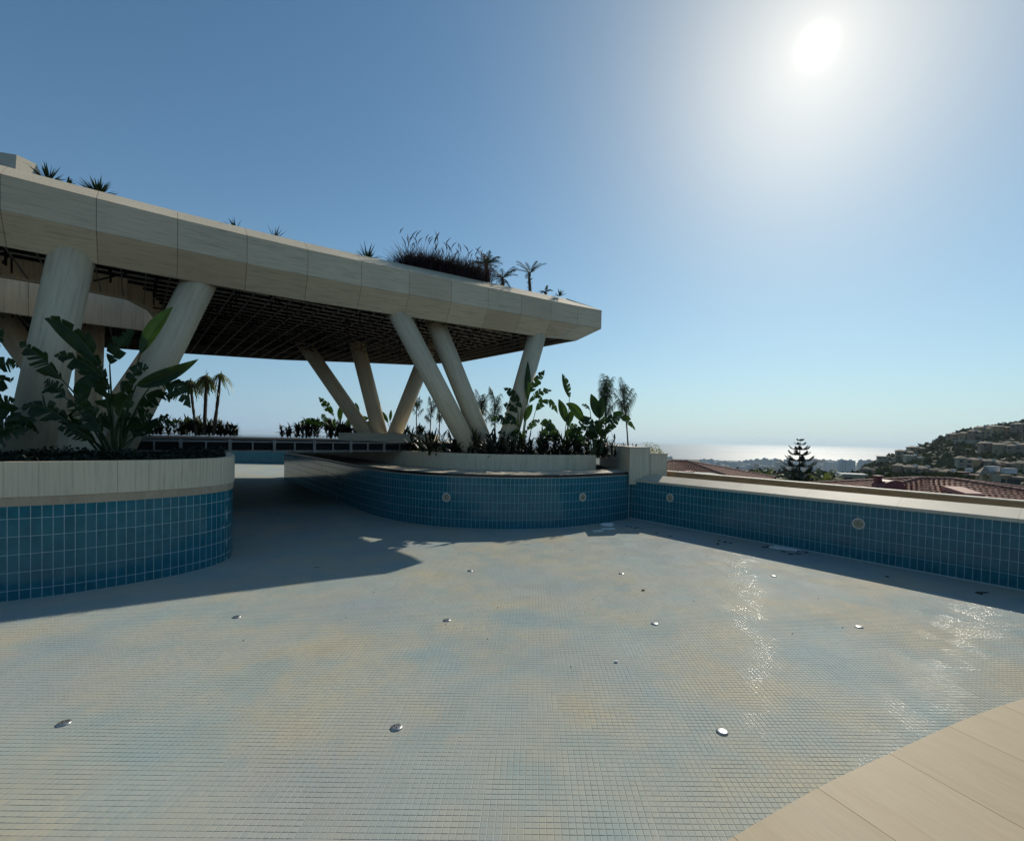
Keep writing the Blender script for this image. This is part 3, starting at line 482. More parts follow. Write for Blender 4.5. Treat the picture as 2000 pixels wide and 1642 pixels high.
CITY = [[449, 1500, 13.2, 39.5], [518, 1650, 18.1, 22.3], [604, 1800, 35.6, 19.1], [527, 1500, 16.5, 26.2], [612, 1650, 23.5, 27.8], [696, 1800, 27.7, 22.9], [603, 1500, 23.1, 29.4], [691, 1650, 21.7, 22.2], [779, 1800, 21.7, 14.6], [675, 1500, 19.8, 29.1], [766, 1650, 18.1, 27.3], [856, 1800, 19.8, 24.1], [737, 1500, 23.1, 37.0], [834, 1650, 18.1, 36.0], [931, 1800, 21.7, 25.6], [794, 1500, 14.8, 39.8], [890, 1650, 12.7, 29.8], [995, 1800, 21.7, 28.9], [855, 1500, 19.8, 36.1], [985, 1650, 29.0, 33.5], [1108, 1800, 31.6, 31.2], [952, 1500, 19.8, 39.7], [1071, 1650, 25.4, 33.4], [1196, 1800, 21.7, 26.9], [892, 1320, 20.3, 46.6], [914, 1320, 20.3, 45.6], [950, 1320, 17.4, 46.3], [972, 1320, 23.2, 46.8], [479, 1369, 15.5, 16.6], [918, 1435, 18.8, 30.8], [990, 1388, 12.9, 36.5], [553, 1458, 15.7, 15.7], [808, 1358, 16.1, 23.5], [829, 1359, 14.4, 23.6], [581, 1433, 12.3, 22.6], [579, 1371, 20.0, 20.2], [808, 1427, 18.2, 33.0], [779, 1351, 19.4, 33.6], [733, 1361, 19.4, 35.1], [453, 1344, 20.5, 19.9], [910, 1339, 14.8, 41.3], [539, 1340, 10.7, 31.5], [514, 1454, 12.3, 20.6], [956, 1472, 17.3, 35.0], [454, 1424, 11.1, 15.5], [932, 1461, 14.3, 20.3], [450, 1458, 21.9, 13.1], [746, 1465, 20.2, 16.0], [581, 1397, 12.6, 21.3], [949, 1386, 15.5, 37.5], [995, 1358, 17.7, 39.7], [639, 1370, 20.4, 26.1], [525, 1362, 13.1, 24.0], [479, 1419, 19.9, 17.8], [556, 1369, 14.9, 18.5], [654, 1343, 11.3, 30.0], [890, 1384, 21.3, 37.8], [980, 1347, 11.6, 29.4], [727, 1451, 19.9, 18.6], [647, 1479, 17.5, 27.3], [888, 1417, 15.2, 28.9], [614, 1354, 13.8, 20.1], [1018, 1401, 16.7, 33.0], [395, 1337, 13.6, 24.0], [391, 1331, 10.3, 21.7], [973, 1336, 16.7, 31.4], [723, 1383, 12.8, 20.3], [513, 1352, 14.9, 27.8], [933, 1440, 13.5, 21.2], [1011, 1474, 19.6, 21.2]]

# ------------------------------------------------------------------ pool floor
TILE = PITCH - 0.0030
SLAB_Z = -0.0008
V, F = prism([(-45, -6), (16, -6), (16, 46), (-45, 46)], -0.30, SLAB_Z)
pool_floor = obj('pool_floor', V, F, 'mosaic_grout')
tag(pool_floor, kind='structure')

def tile_rings(rich):
    """rounded edges: each side its own smooth strip, so that every edge catches the sun along its own direction"""
    h = TILE / 2
    prof = [(0.0, -0.0009), (0.0007, -0.0001), (0.0020, 0.00065), (0.0042, 0.00082)] if rich else [(0.0, -0.0009), (0.0014, 0.0005), (0.0036, 0.00066)]
    V = []; F = []
    for s in range(4):
        cs, sn = [(1, 0), (0, 1), (-1, 0), (0, -1)][s]
        k0 = len(V)
        for (d, z) in prof:
            for x in (-(h - d), (h - d)):
                y = -(h - d); V.append((x * cs - y * sn, x * sn + y * cs, z))
        for k in range(len(prof) - 1): F.append((k0 + 2 * k, k0 + 2 * k + 1, k0 + 2 * k + 3, k0 + 2 * k + 2))
    q = h - prof[-1][0]; z = prof[-1][1]; k0 = len(V)
    V += [(-q, -q, z), (q, -q, z), (q, q, z), (-q, q, z)]; F.append((k0, k0 + 1, k0 + 2, k0 + 3))
    return np.array(V), np.array(F)

def edge_idx(nf):
    per = (nf - 1) // 4
    return ([0] * (per - 1) + [1]) * 4 + [0]
# the pool outline, used to keep tiles inside it
planter_pts = [(-13.5, 4.2), (-11.0, 5.45), (-9.3, 6.5), (-8.19, 7.28), (-7.57, 7.71), (-6.98, 8.32), (-6.60, 8.88), (-6.42, 9.38), (-6.42, 9.95),
               (-6.74, 10.6), (-7.34, 11.5), (-8.25, 12.7), (-9.5, 14.0), (-11.0, 15.0), (-14.0, 16.0), (-18.0, 16.6)]
island_pts = [(-14.6, 30.5), (-14.76, 27.99), (-12.4, 25.0), (-9.41, 21.14), (-7.7, 18.85), (-6.56, 17.35), (-5.39, 15.95), (-4.32, 14.93), (-3.05, 14.17), (-1.77, 13.86),
              (-0.54, 13.84), (0.69, 14.14), (1.35, 14.48), (2.42, 15.22), (3.42, 16.13)]
wall_pts = np.array([(3.44, 16.24), (9.30, 8.84), (10.6, 7.0), (11.4, 5.2), (11.6, 3.4), (10.9, 1.6), (9.0, 0.2)])
deck_pts = [(-6.0, -2.2), (-3.0, -0.6), (-1.5, 0.35), (-0.5, 0.93), (0.2, 1.32), (0.72, 1.61), (1.21, 1.87), (1.68, 2.09), (2.28, 2.36), (2.85, 2.58), (3.7, 2.86), (4.9, 3.1), (6.4, 3.1), (8.2, 2.5), (9.0, 1.5)]
planter_pl = catmull(planter_pts, 10)
island_pl = np.concatenate([np.array(island_pts[:1]), catmull(island_pts[1:], 10)])
wall_pl = np.concatenate([np.array([wall_pts[0] + (wall_pts[1] - wall_pts[0]) * t for t in LS(0, 1, 20)]), catmull(wall_pts[1:], 8)[1:]])
deck_pl = catmull(deck_pts, 8)

def inside(poly, X, Y):
    r = np.zeros(X.shape, bool); n = len(poly)
    for i in range(n):
        x1, y1 = poly[i]; x2, y2 = poly[(i + 1) % n]
        cnd = ((y1 > Y) != (y2 > Y))
        xi = (x2 - x1) * (Y - y1) / ((y2 - y1) if y2 != y1 else 1e-9) + x1
        r ^= cnd & (X < xi)
    return r
planter_poly = np.concatenate([planter_pl, [(-25, 17), (-25, 0)]])
island_poly = np.concatenate([island_pl, [(6, 30)]])
outside_right = np.concatenate([wall_pl[:28], [(30, 6), (30, 40), (4, 40)]])
deck_poly = np.concatenate([deck_pl, [(9, -8), (-6, -8)]])

gx = np.arange(-300, 260); gy = np.arange(8, 345)
GX, GY = np.meshgrid(gx, gy); GX = GX.ravel(); GY = GY.ravel()
CX = (GX + 0.5) * PITCH; CY = (GY + 0.5) * PITCH
keep = (np.abs(CX + 0.01) < CY * 1.22 + 0.6) & (CY > 1.0)
keep &= ~inside(planter_poly, CX, CY) & ~inside(island_poly, CX, CY) & ~inside(outside_right, CX, CY)
# leave out what the raised deck hides from every nearby viewpoint
keep &= ~inside(deck_poly, CX - 0.3, CY - 0.35)
GX, GY, CX, CY = GX[keep], GY[keep], CX[keep], CY[keep]
def h01(a, b_, s):
    v = np.sin(a * 12.9898 + b_ * 78.233 + s * 37.719) * 43758.5453
    return v - np.floor(v)
SX = np.floor(GX / 6.0); SY = np.floor(GY / 6.0)           # sheets of 6 x 6 tiles
TX = (h01(SX, SY, 1) - 0.5) * 0.046 + (h01(GX, GY, 2) - 0.5) * 0.014
TY = (h01(SX, SY, 3) - 0.5) * 0.046 + (h01(GX, GY, 4) - 0.5) * 0.014
JX = (h01(SX, SY, 5) - 0.5) * 0.0016 + (h01(GX, GY, 6) - 0.5) * 0.0006
JY = (h01(SX, SY, 7) - 0.5) * 0.0016 + (h01(GX, GY, 8) - 0.5) * 0.0006
JZ = (h01(GX, GY, 9) - 0.5) * 0.0006
# the pieces that show largest: straight ahead at the bottom of the view
key = CY + 0.02 * np.abs(CX) + np.where((CY > 3.16) & (np.abs(CX + 0.5) < 3.2) & ~inside(deck_poly, CX - 0.12, CY - 0.55), 0, 100)
order = np.argsort(key)
single = np.zeros(len(CX), bool); single[order[:296]] = True
TV, TF = tile_rings(True)
tile_me = mesh_from('mosaic_tile', TV, TF, ['mosaic_glaze', 'mosaic_edge'], True, edge_idx(len(TF)))
for i in np.nonzero(single)[0]:
    inst('mosaic_tile', tile_me, pool_floor, (CX[i] + JX[i], CY[i] + JY[i], JZ[i]), (TY[i], TX[i], 0))
def bulk(mask, rich):
    V0, F0 = tile_rings(rich)
    idx = np.nonzero(mask)[0]; n = len(idx); k = len(V0)
    P = np.repeat(V0[None], n, 0)
    P[:, :, 2] += P[:, :, 0] * -TX[idx][:, None] + P[:, :, 1] * TY[idx][:, None] + JZ[idx][:, None]
    P[:, :, 0] += (CX[idx] + JX[idx])[:, None]; P[:, :, 1] += (CY[idx] + JY[idx])[:, None]
    FF = (F0[None] + (np.arange(n) * k)[:, None, None]).reshape(-1, 4)
    return P.reshape(-1, 3), FF, np.tile(np.array(edge_idx(len(F0))), n)
near = (~single) & (CY < 8.0)
V, F, M_ = bulk(near, True); o1 = obj('mosaic_tile_field', V, F, ['mosaic_glaze', 'mosaic_edge'], pool_floor, True, M_); o1['kind'] = 'stuff'
V, F, M_ = bulk((~single) & (CY >= 8.0), False); o1 = obj('mosaic_tile_far_field', V, F, ['mosaic_glaze', 'mosaic_edge'], pool_floor, True, M_); o1['kind'] = 'stuff'
# farther on the single mosaics cannot be told apart
V = [(-45, 17.69, 0.0), (12, 17.69, 0.0), (12, 46, 0.0), (-45, 46, 0.0)]
o1 = obj('mosaic_distant', V, [(0, 1, 2, 3)], 'mosaic_glaze', pool_floor)

# ------------------------------------------------------------------ tiled pool walls
def wall_tile_mesh(w, h):
    b_ = 0.0025; rings = [(w / 2, h / 2, 0.0), (w / 2, h / 2, 0.0008), (w / 2 - b_, h / 2 - b_, 0.0022)]
    V = []
    for (a, c_, y) in rings: V += [(-a, -y, -c_), (a, -y, -c_), (a, -y, c_), (-a, -y, c_)]
    F = []
    for k in range(2):
        for i in range(4):
            j = (i + 1) % 4; F.append((4 * k + i, 4 * k + j, 4 * k + 4 + j, 4 * k + 4 + i))
    F.append((8, 9, 10, 11))
    return np.array(V), np.array(F)
def tile_wall(parent, pl, side, z_top, rowh, thick, holes=(), focus=None, limit=296, first=0.0, pw=0.127, cut_top=None):
    """grout body along pl plus glazed tiles on its outer face"""
    nn = normals(pl, side)
    V, F = band(pl, nn, -0.28, z_top, 0.0, -thick)
    obj('wall_body', V, F, 'grout', parent)
    c = resample(pl, pw, first); mid = (c[1:] + c[:-1]) / 2; t = c[1:] - c[:-1]; ln = np.linalg.norm(t, axis=1); t /= ln[:, None]
    nrm_ = np.stack([t[:, 1], -t[:, 0]], 1) * side
    rot = np.arctan2(nrm_[:, 0], -nrm_[:, 1])                 # turn -Y onto the outward normal
    items = []
    zt = z_top
    first_h = cut_top if cut_top else rowh
    rows = []
    while zt > 0.03:
        hh = first_h if not rows else rowh
        zb = max(zt - hh, 0.0); rows.append((zb, zt)); zt = zb
    meshes = {}
    for (zb, zt_) in rows:
        hh = round(zt_ - zb, 4)
        if hh < 0.03: continue
        if hh not in meshes: meshes[hh] = (wall_tile_mesh(pw - 0.0088, hh - 0.0088))
        for i in range(len(mid)):
            items.append((mid[i][0], mid[i][1], (zb + zt_) / 2, rot[i], hh))
    cells = []
    for it in items:
        skip = any((it[0] - h[0]) ** 2 + (it[1] - h[1]) ** 2 + (it[2] - h[2]) ** 2 < 0.05 ** 2 for h in holes)
        if not skip: cells.append(it)
    cells.sort(key=lambda it: (it[0] - focus[0]) ** 2 + (it[1] - focus[1]) ** 2)
    sh = {hh: mesh_from('wall_tile', *vf, 'blue_glazed_tile') for hh, vf in meshes.items()}
    for it in cells[:limit]:
        inst('wall_tile', sh[it[4]], parent, (it[0], it[1], it[2]), (random.uniform(-.0035, .0035), random.uniform(-.002, .002), it[3] + random.uniform(-.0035, .0035)))
    VV = []; FF = []; k = 0
    for it in cells[limit:]:
        v0, f0 = meshes[it[4]]; cs, sn = math.cos(it[3]), math.sin(it[3]); q = v0.copy()
        q[:, 1] += q[:, 0] * random.uniform(-.004, .004) + q[:, 2] * random.uniform(-.004, .004)
        w = np.stack([q[:, 0] * cs - q[:, 1] * sn + it[0], q[:, 0] * sn + q[:, 1] * cs + it[1], q[:, 2] + it[2]], 1)
        VV.append(w); FF.append(f0 + k); k += len(v0)
    if VV:
        o = obj('wall_tile_field', np.concatenate(VV), np.concatenate(FF), 'blue_glazed_tile', parent); o['kind'] = 'stuff'
    return nn

planter = thing('planter', (-9.0, 9.0, 0), 'curved raised planter at left faced with deep blue tiles under a pale travertine rim', 'planter')
pn = tile_wall(planter, planter_pl, 1, 1.48, 0.281, 0.22, focus=(-7.2, 8.6), cut_top=0.20)
V, F = band(planter_pl, pn, 1.48, 1.62, 0.012, -0.20); obj('stone_band', V, F, 'travertine_tan', planter)
def rim_blocks(parent, pl, side, z0, z1, o_out, o_in, step, mat, name='rim_stone', zs=0.0, gap=0.004, start=0.0):
    c = resample(pl, step / 6.0, start); nn = normals(c, side)
    for k in range(0, len(c) - 6, 6):
        seg = c[k:k + 7].copy(); ns = nn[k:k + 7]
        d = seg[1] - seg[0]; seg[0] = seg[0] + d / np.linalg.norm(d) * gap / 2
        d = seg[-1] - seg[-2]; seg[-1] = seg[-1] - d / np.linalg.norm(d) * gap / 2
        V, F = band(seg, ns, z0, z1, o_out, o_in, zs); obj(name, V, F, mat, parent)
rim_blocks(planter, planter_pl, 1, 1.624, 2.175, 0.032, -0.13, 1.5, 'travertine_vertical')
fill_poly('soil_bed', [np.concatenate([planter_pl - pn * 0.14, [(-25, 16.6), (-25, 4.0)]])], 2.05, 'soil', planter)

island = thing('planted_island', (-1.0, 16.0, 0), 'long curved pool island faced with teal blue tiles with a dark edged stone ledge', 'planter')
lights = [((-8.31, 7.20, 0.875), 'left'), ((-2.52, 13.96, 0.90), 'isl'), ((1.62, 14.66, 0.895), 'isl2'), ((4.49, 14.92, 0.895), 'wall'), ((7.72, 10.84, 0.865), 'wall2')]
isl_n = tile_wall(island, island_pl[1:], 1, 1.515, 0.264, 0.30, focus=(-0.3, 13.9), cut_top=0.20)
V, F = band(island_pl[1:], isl_n, 1.515, 1.53, 0.008, -0.05); obj('edge_trim', V, F, 'travertine_coping', island)
V, F = band(island_pl[1:], isl_n, 1.53, 1.612, -0.035, -0.3); obj('dark_nosing', V, F, 'dark_trim', island)
rim_pts = [(-13.0, 30.0), (-11.2, 26.0), (-8.1, 21.9), (-5.9, 18.9), (-4.66, 17.55), (-3.55, 16.55), (-2.1, 15.95), (-0.67, 15.84), (1.1, 16.40), (2.3, 17.1), (3.33, 17.95)]
rim_pl = catmull(rim_pts, 10)
V, F = [], []
lo = [(-14.3, 30.3)] + [tuple(p) for p in (island_pl[1:] - isl_n * 0.06)] + [(3.35, 19.0)] + [tuple(p) for p in rim_pl[::-1]]
fill_poly('stone_ledge', [lo], 1.618, 'travertine_coping', island)
rn = normals(rim_pl, 1)
rim_blocks(island, rim_pl, 1, 1.60, 2.15, 0.0, -0.22, 1.35, 'travertine_vertical')
fill_poly('soil_bed', [np.concatenate([rim_pl - rn * 0.2, [(3.4, 24.0), (-3.2, 26.0), (-12.0, 30.0)]])], 2.03, 'soil', island)
# end face of the island facing the far lane
V, F = prism([(-14.76, 28.0), (-14.6, 30.5), (-14.3, 30.5), (-14.5, 28.0)], -0.2, 1.52); obj('end_face', V, F, 'blue_glazed_tile', island)
# solid core under the bed
core = np.concatenate([island_pl[1:] - isl_n * 0.28, [(3.3, 26.0), (-13.5, 31.0)]])
V, F = prism([tuple(p) for p in core], -0.2, 1.50); obj('island_core', V, F, 'soil', island)

# tall travertine end pier of the island and the lower planter box beside it
pier = thing('stone_pier', (3.7, 18, 0), 'tall square travertine pier standing where the island meets the right pool wall', 'pier')
V, F = prism([(3.36, 15.93), (4.10, 16.12), (4.10, 23.0), (3.36, 23.0)], 1.2, 2.455); obj('pier_body', V, F, 'travertine_vertical', pier)
V, F = prism([(3.345, 15.915), (4.115, 16.105), (4.115, 23.0), (3.345, 23.0)], 2.455, 2.49); obj('cap_slab', V, F, 'travertine_coping', pier)
box = thing('planter_box', (4.5, 17, 0), 'low travertine planter box with a yellow green shrub right of the tall pier', 'planter')
V, F = prism([(4.125, 16.16), (4.72, 16.16), (4.72, 22.0), (4.125, 22.0)], 1.0, 2.25); obj('box_body', V, F, 'travertine_vertical', box)
V, F = prism([(4.12, 16.14), (4.74, 16.14), (4.74, 22.0), (4.12, 22.0)], 2.252, 2.285); obj('cap_slab', V, F, 'travertine_coping', box)

pool_wall = thing('pool_wall', (7, 11, 0), 'long straight blue tiled pool wall at right with a pale stone coping', 'wall')
tile_wall(pool_wall, wall_pl, 1, 1.29, 0.2535, 0.30, focus=(9.4, 8.7), first=0.0)
rim_blocks(pool_wall, wall_pl, 1, 1.292, 1.535, 0.03, -0.42, 1.9, 'travertine_coping', 'coping_stone', 0.17, 0.003)
wn_ = normals(wall_pl, 1)
V, F = band(wall_pl, wn_, 0.2, 1.30, -0.31, -1.2); obj('overflow_channel', V, F, 'dark_trim', pool_wall)
outer_pl = np.array([(4.4, 17.15), (4.88, 16.46), (9.91, 9.23), (11.6, 6.4), (12.4, 4.0)])
parapet = thing('parapet_wall', (8, 13, 0), 'low sand coloured outer parapet running behind the pool coping towards the view', 'wall')
on = normals(outer_pl, 1)
V, F = band(outer_pl, on, -3.5, 1.625, 0.0, -0.20); obj('wall_body', V, F, 'sandstone_wall', parapet)
V, F = band(outer_pl, on, 1.627, 1.655, 0.02, -0.22); obj('capping', V, F, 'travertine_coping', parapet)

back_wall = thing('pool_back_wall', (-20, 42, 0), 'distant teal pool wall seen below the footbridge deck', 'wall')
V, F = prism([(-44, 42.0), (-6, 42.0), (-6, 42.4), (-44, 42.4)], -0.2, 1.15); obj('wall_body', V, F, 'blue_glazed_tile', back_wall)
V, F = prism([(-44, 41.95), (-6, 41.95), (-6, 42.6), (-44, 42.6)], 1.15, 1.25); obj('coping_slab', V, F, 'travertine_coping', back_wall)

# ------------------------------------------------------------------ foreground deck
deck = thing('pool_deck', (2.5, 0.5, 0), 'sunlit travertine pool deck filling the lower right corner', 'deck')
dn = normals(deck_pl, 1)
core = [tuple(p) for p in (deck_pl + dn * 0.03)] + [(9.0, -6.0), (-6.0, -6.0)]
V, F = prism(core, -0.2, 1.262); obj('deck_core', V, F, 'joint_dark', deck)
V, F = prism([(-6.0, -26.0), (26.0, -26.0), (26.0, -2.5), (12, -1.2), (9.2, -1.6), (4, -1.6), (-1.6, -2.0), (-6, -4.6)], -0.2, 1.298); obj('unseen_deck_bounce', V, F, 'travertine_paving', deck)  # unseen paving carried on behind the camera, added to bounce warm light forward
c = resample(deck_pl, 0.51 / 5.0, 0.108)
cn = normals(c, 1)
for k in range(0, len(c) - 5, 5):
    a = c[k:k + 6]; n_ = cn[k:k + 6]
    t0 = (a[1] - a[0]); t0 /= np.linalg.norm(t0); t1 = (a[-1] - a[-2]); t1 /= np.linalg.norm(t1)
    a = a.copy(); a[0] += t0 * 0.0012; a[-1] -= t1 * 0.0012
    depth = 2.2
    inn0 = a[0] + n_[0] * depth; inn1 = a[-1] + n_[-1] * depth
    poly = [tuple(p) for p in a] + [tuple(inn1), tuple(inn0)]
    V, F = prism(poly, 1.262, 1.30)
    obj('paving_slab', V, F, 'travertine_paving', deck)

# ------------------------------------------------------------------ pavilion with the floating roof
ZT, ZM, ZB, ZC = 7.76, 7.06, 6.50, 7.05
front = [(-19.5, 2.2), (-17.3, 4.05), (-15.1, 5.85), (-13.0, 7.6), (-11.85, 8.6), (-10.73, 9.55), (-9.66, 10.45), (-8.56, 11.34), (-7.43, 12.19), (-6.27, 13.02), (-5.08, 13.78), (-3.88, 14.50),
         (-2.70, 15.21), (-1.58, 15.89), (-0.48, 16.55), (0.60, 17.20), (1.64, 17.80), (2.62, 18.31)]
front_b = []
fn = normals(np.array(front), -1)
for i, p in enumerate(front):
    ins = 0.62 - 0.25 * min(max((i - 5) / 12.0, 0), 1)
    front_b.append((p[0] + fn[i][0] * ins, p[1] + fn[i][1] * ins))
front_b[-1] = (1.62, 18.02); front_b[-2] = (1.02, 17.72)
endm = [(2.22, 18.85), (-3.2, 24.2), (-6.45, 25.6), (-8.75, 25.25), (-13.1, 24.85), (-17.45, 23.5), (-20.1, 22.4), (-23.4, 21.0), (-30.5, 16.2), (-30.5, -3.0)]
endb = [(1.30, 18.35), (-3.6, 23.75), (-6.5, 25.1), (-8.7, 24.75), (-13.05, 24.35), (-17.25, 23.0), (-19.9, 21.9), (-23.1, 20.55), (-30.0, 15.8), (-30.0, -2.4)]
Mpoly = front + endm; Bpoly = front_b + endb
Mn = len(Mpoly)
hole = [(-13.55, 11.95), (-12.4, 13.0), (-11.85, 13.75), (-12.2, 14.9), (-13.2, 16.6), (-14.1, 17.75), (-14.73, 17.86), (-16.11, 16.74), (-17.02, 15.97), (-17.45, 15.45), (-17.2, 14.2), (-16.0, 12.6), (-14.7, 11.8)]
pav = thing('pavilion', (-9, 17, 0), 'large travertine pavilion with a floating canted roof on leaning round columns', 'building')
def slab4(P, th, inward):
    """thin prism from 4 outer corners, thickened along inward"""
    P = [Vector(p) for p in P]; n_ = Vector(inward) * th
    V = P + [p + n_ for p in P]
    F = [(0, 1, 2, 3), (7, 6, 5, 4), (0, 4, 5, 1), (1, 5, 6, 2), (2, 6, 7, 3), (3, 7, 4, 0)]
    return V, F
def shrink(a, b_, g):
    d = (Vector(b_) - Vector(a)); L = d.length; d /= L
    return Vector(a) + d * g / 2, Vector(b_) - d * g / 2
# bevel top inner line
top_in = []
Mnorm = normals(np.array(Mpoly + [Mpoly[0]]), -1)[:-1]
for i, p in enumerate(Mpoly): top_in.append((p[0] + Mnorm[i][0] * 0.70, p[1] + Mnorm[i][1] * 0.70))
top_in[17] = (1.25, 18.32); top_in[18] = (1.0, 18.75)
G = 0.009
for i in range(Mn):
    j = (i + 1) % Mn
    if i == Mn - 1: continue
    a, b_ = Mpoly[i], Mpoly[j]; c_, d_ = Bpoly[i], Bpoly[j]; e, f = top_in[i], top_in[j]
    dirv = Vector((b_[0] - a[0], b_[1] - a[1], 0)).normalized(); inw = Vector((-dirv.y, dirv.x, 0))
    a0, b0 = shrink((*a, ZM + .002), (*b_, ZM + .002), G); a1, b1 = shrink((*a, ZT), (*b_, ZT), G)
    V, F = slab4([a0, b0, b1, a1], 0.035, inw); obj('fascia_panel', V, F, 'travertine_horizontal', pav)
    c0, d0 = shrink((*c_, ZB), (*d_, ZB), G); m0, n0 = shrink((*a, ZM - .012), (*b_, ZM - .012), G)
    slopen = (Vector(d0) - Vector(c0)).cross(Vector(m0) - Vector(c0)).normalized()
    if slopen.dot(inw) < 0: slopen = -slopen
    V, F = slab4([c0, d0, n0, m0], 0.035, slopen); obj('soffit_panel', V, F, 'travertine_horizontal', pav)
    e0, f0 = shrink((*e, 8.20), (*f, 8.20), G); p0, q0 = shrink((*a, ZT + .012), (*b_, ZT + .012), G)
    s2 = (Vector(q0) - Vector(p0)).cross(Vector(e0) - Vector(p0)).normalized()
    if s2.z > 0: s2 = -s2
    V, F = slab4([p0, q0, f0, e0], 0.035, s2); obj('parapet_panel', V, F, 'travertine_vertical', pav)
# dark core just inside the panels
def loft(l0, z0, l1, z1):
    n = len(l0); V = [(p[0], p[1], z0) for p in l0] + [(p[0], p[1], z1) for p in l1]
    return V, [(i, (i + 1) % n, n + (i + 1) % n, n + i) for i in range(n)]
mb = MB()
def ins(poly, d):
    nn = normals(np.array(list(poly) + [poly[0]]), -1)[:-1]
    return [(p[0] + nn[i][0] * d, p[1] + nn[i][1] * d) for i, p in enumerate(poly)]
Mi, Bi = ins(Mpoly, 0.03), ins(Bpoly, 0.045)
mb.add(*loft(Bi, ZB + 0.005, Mi, ZM)); mb.add(*loft(Mi, ZM, Mi, ZT)); mb.add(*loft(Mi, ZT, [(p[0], p[1]) for p in ins(top_in, 0.01)], 8.17))
mb.add(*loft(Bi, ZB + 0.005, ins(Bpoly, 0.09), ZB + 0.005)); mb.add(*loft(ins(Bpoly, 0.09), ZB + 0.005, ins(Bpoly, 0.09), ZC))
mb.obj('roof_core', 'joint_dark', pav)
fill_poly('ceiling_deck', [ins(Bpoly, 0.02), hole], ZC, 'ceiling_board', pav)
fill_poly('roof_soil', [top_in, hole], 8.12, 'soil', pav)
# inner fascia of the roof opening
hn = len(hole)
for i in range(hn):
    a, b_ = hole[i], hole[(i + 1) % hn]
    a0, b0 = shrink((*a, ZB - .02), (*b_, ZB - .02), 0.01); a1, b1 = shrink((*a, 7.70), (*b_, 7.70), 0.01)
    dirv = (b0 - a0).normalized(); outw = Vector((dirv.y, -dirv.x, 0))
    V, F = slab4([a0, b0, b1, a1], 0.16, outw if outw.dot(Vector((a[0] + 14.2, a[1] - 15.3, 0))) > 0 else -outw)
    obj('opening_fascia', V, F, 'travertine_vertical', pav)
    
# ceiling framework: grey furring channels, black beams above them, hangers between
cd = Vector((-0.644, 0.765, 0)); cp = Vector((0.765, 0.644, 0))
def clip_line(o0, d, poly, lo=-40, hi=40):
    ts = []
    n = len(poly)
    for i in range(n):
        x1, y1 = poly[i]; x2, y2 = poly[(i + 1) % n]
        ex, ey = x2 - x1, y2 - y1; den = d.x * ey - d.y * ex
        if abs(den) < 1e-9: continue
        t = ((x1 - o0.x) * ey - (y1 - o0.y) * ex) / den
        u = ((x1 - o0.x) * d.y - (y1 - o0.y) * d.x) / den
        if 0 <= u < 1: ts.append(t)
    return sorted(ts)
def spans(o0, d):
    ts = sorted(clip_line(o0, d, ins(Bpoly, 0.12)) + clip_line(o0, d, hole))
    return [(ts[i], ts[i + 1]) for i in range(0, len(ts) - 1, 2) if ts[i + 1] - ts[i] > 0.5]
for k in range(-23, 26):
    o0 = Vector((-7.82, 12.44, 0)) + cp * 0.46 * k
    for (t0, t1) in spans(o0, cd):
        p, q = o0 + cd * (t0 + .03), o0 + cd * (t1 - .03)
        if (p + q).xy.length > 90: continue
        mb = MB(); c_ = (p + q) / 2; mb.box((c_.x, c_.y, ZB + 0.045), ((q - p).length, 0.022, 0.04), math.atan2(cd.y, cd.x))
        mb.obj('furring_channel', 'grey_channel', pav)
for k in range(-2, 30):
    o0 = Vector((-7.82, 12.44, 0)) + cd * (0.55 * k - 0.3)
    for (t0, t1) in spans(o0, cp):
        p, q = o0 + cp * (t0 + .02), o0 + cp * (t1 - .02)
        mb = MB(); c_ = (p + q) / 2; mb.box((c_.x, c_.y, ZC - 0.05), ((q - p).length, 0.065, 0.07), math.atan2(cp.y, cp.x))
        if k % 6 == 3: mb.box((c_.x, c_.y, ZB + 0.09), ((q - p).length, 0.03, 0.04), math.atan2(cp.y, cp.x))
        mb.obj('ceiling_beam', 'black_steel', pav)
mb = MB(); mb.box((0, 0, 0), (0.035, 0.035, ZC - ZB - 0.10)); hang = mesh_from('hanger', mb.V, mb.F, 'black_steel')
mb = MB(); mb.box((0, 0, 0), (0.75, 0.03, 0.035)); mb.box((0, 0, 0.3), (0.75, 0.03, 0.035)); brace = mesh_from('hanger_brace', mb.V, mb.F, 'black_steel')
cnt = 0
Bq = np.array(ins(Bpoly, 0.3)); hq = np.array(hole)
for a in range(-10, 12):
    for b_ in range(0, 12):
        p = Vector((-7.82, 12.44, 0)) + cp * (0.92 * a + 0.23) + cd * (0.95 * b_ + 0.4 * random.random())
        X, Y_ = np.array([p.x]), np.array([p.y])
        if not inside(Bq, X, Y_)[0] or inside(hq, X, Y_)[0] or random.random() < 0.25: continue
        inst('hanger', hang, pav, (p.x, p.y, (ZB + ZC) / 2), (0, 0, random.uniform(0, 1)))
        if random.random() < 0.35:
            inst('hanger_brace', brace, pav, (p.x, p.y, ZB + 0.2), (0.0, 0.5 * random.choice((-1, 1)), random.choice((0.7, 2.27))))
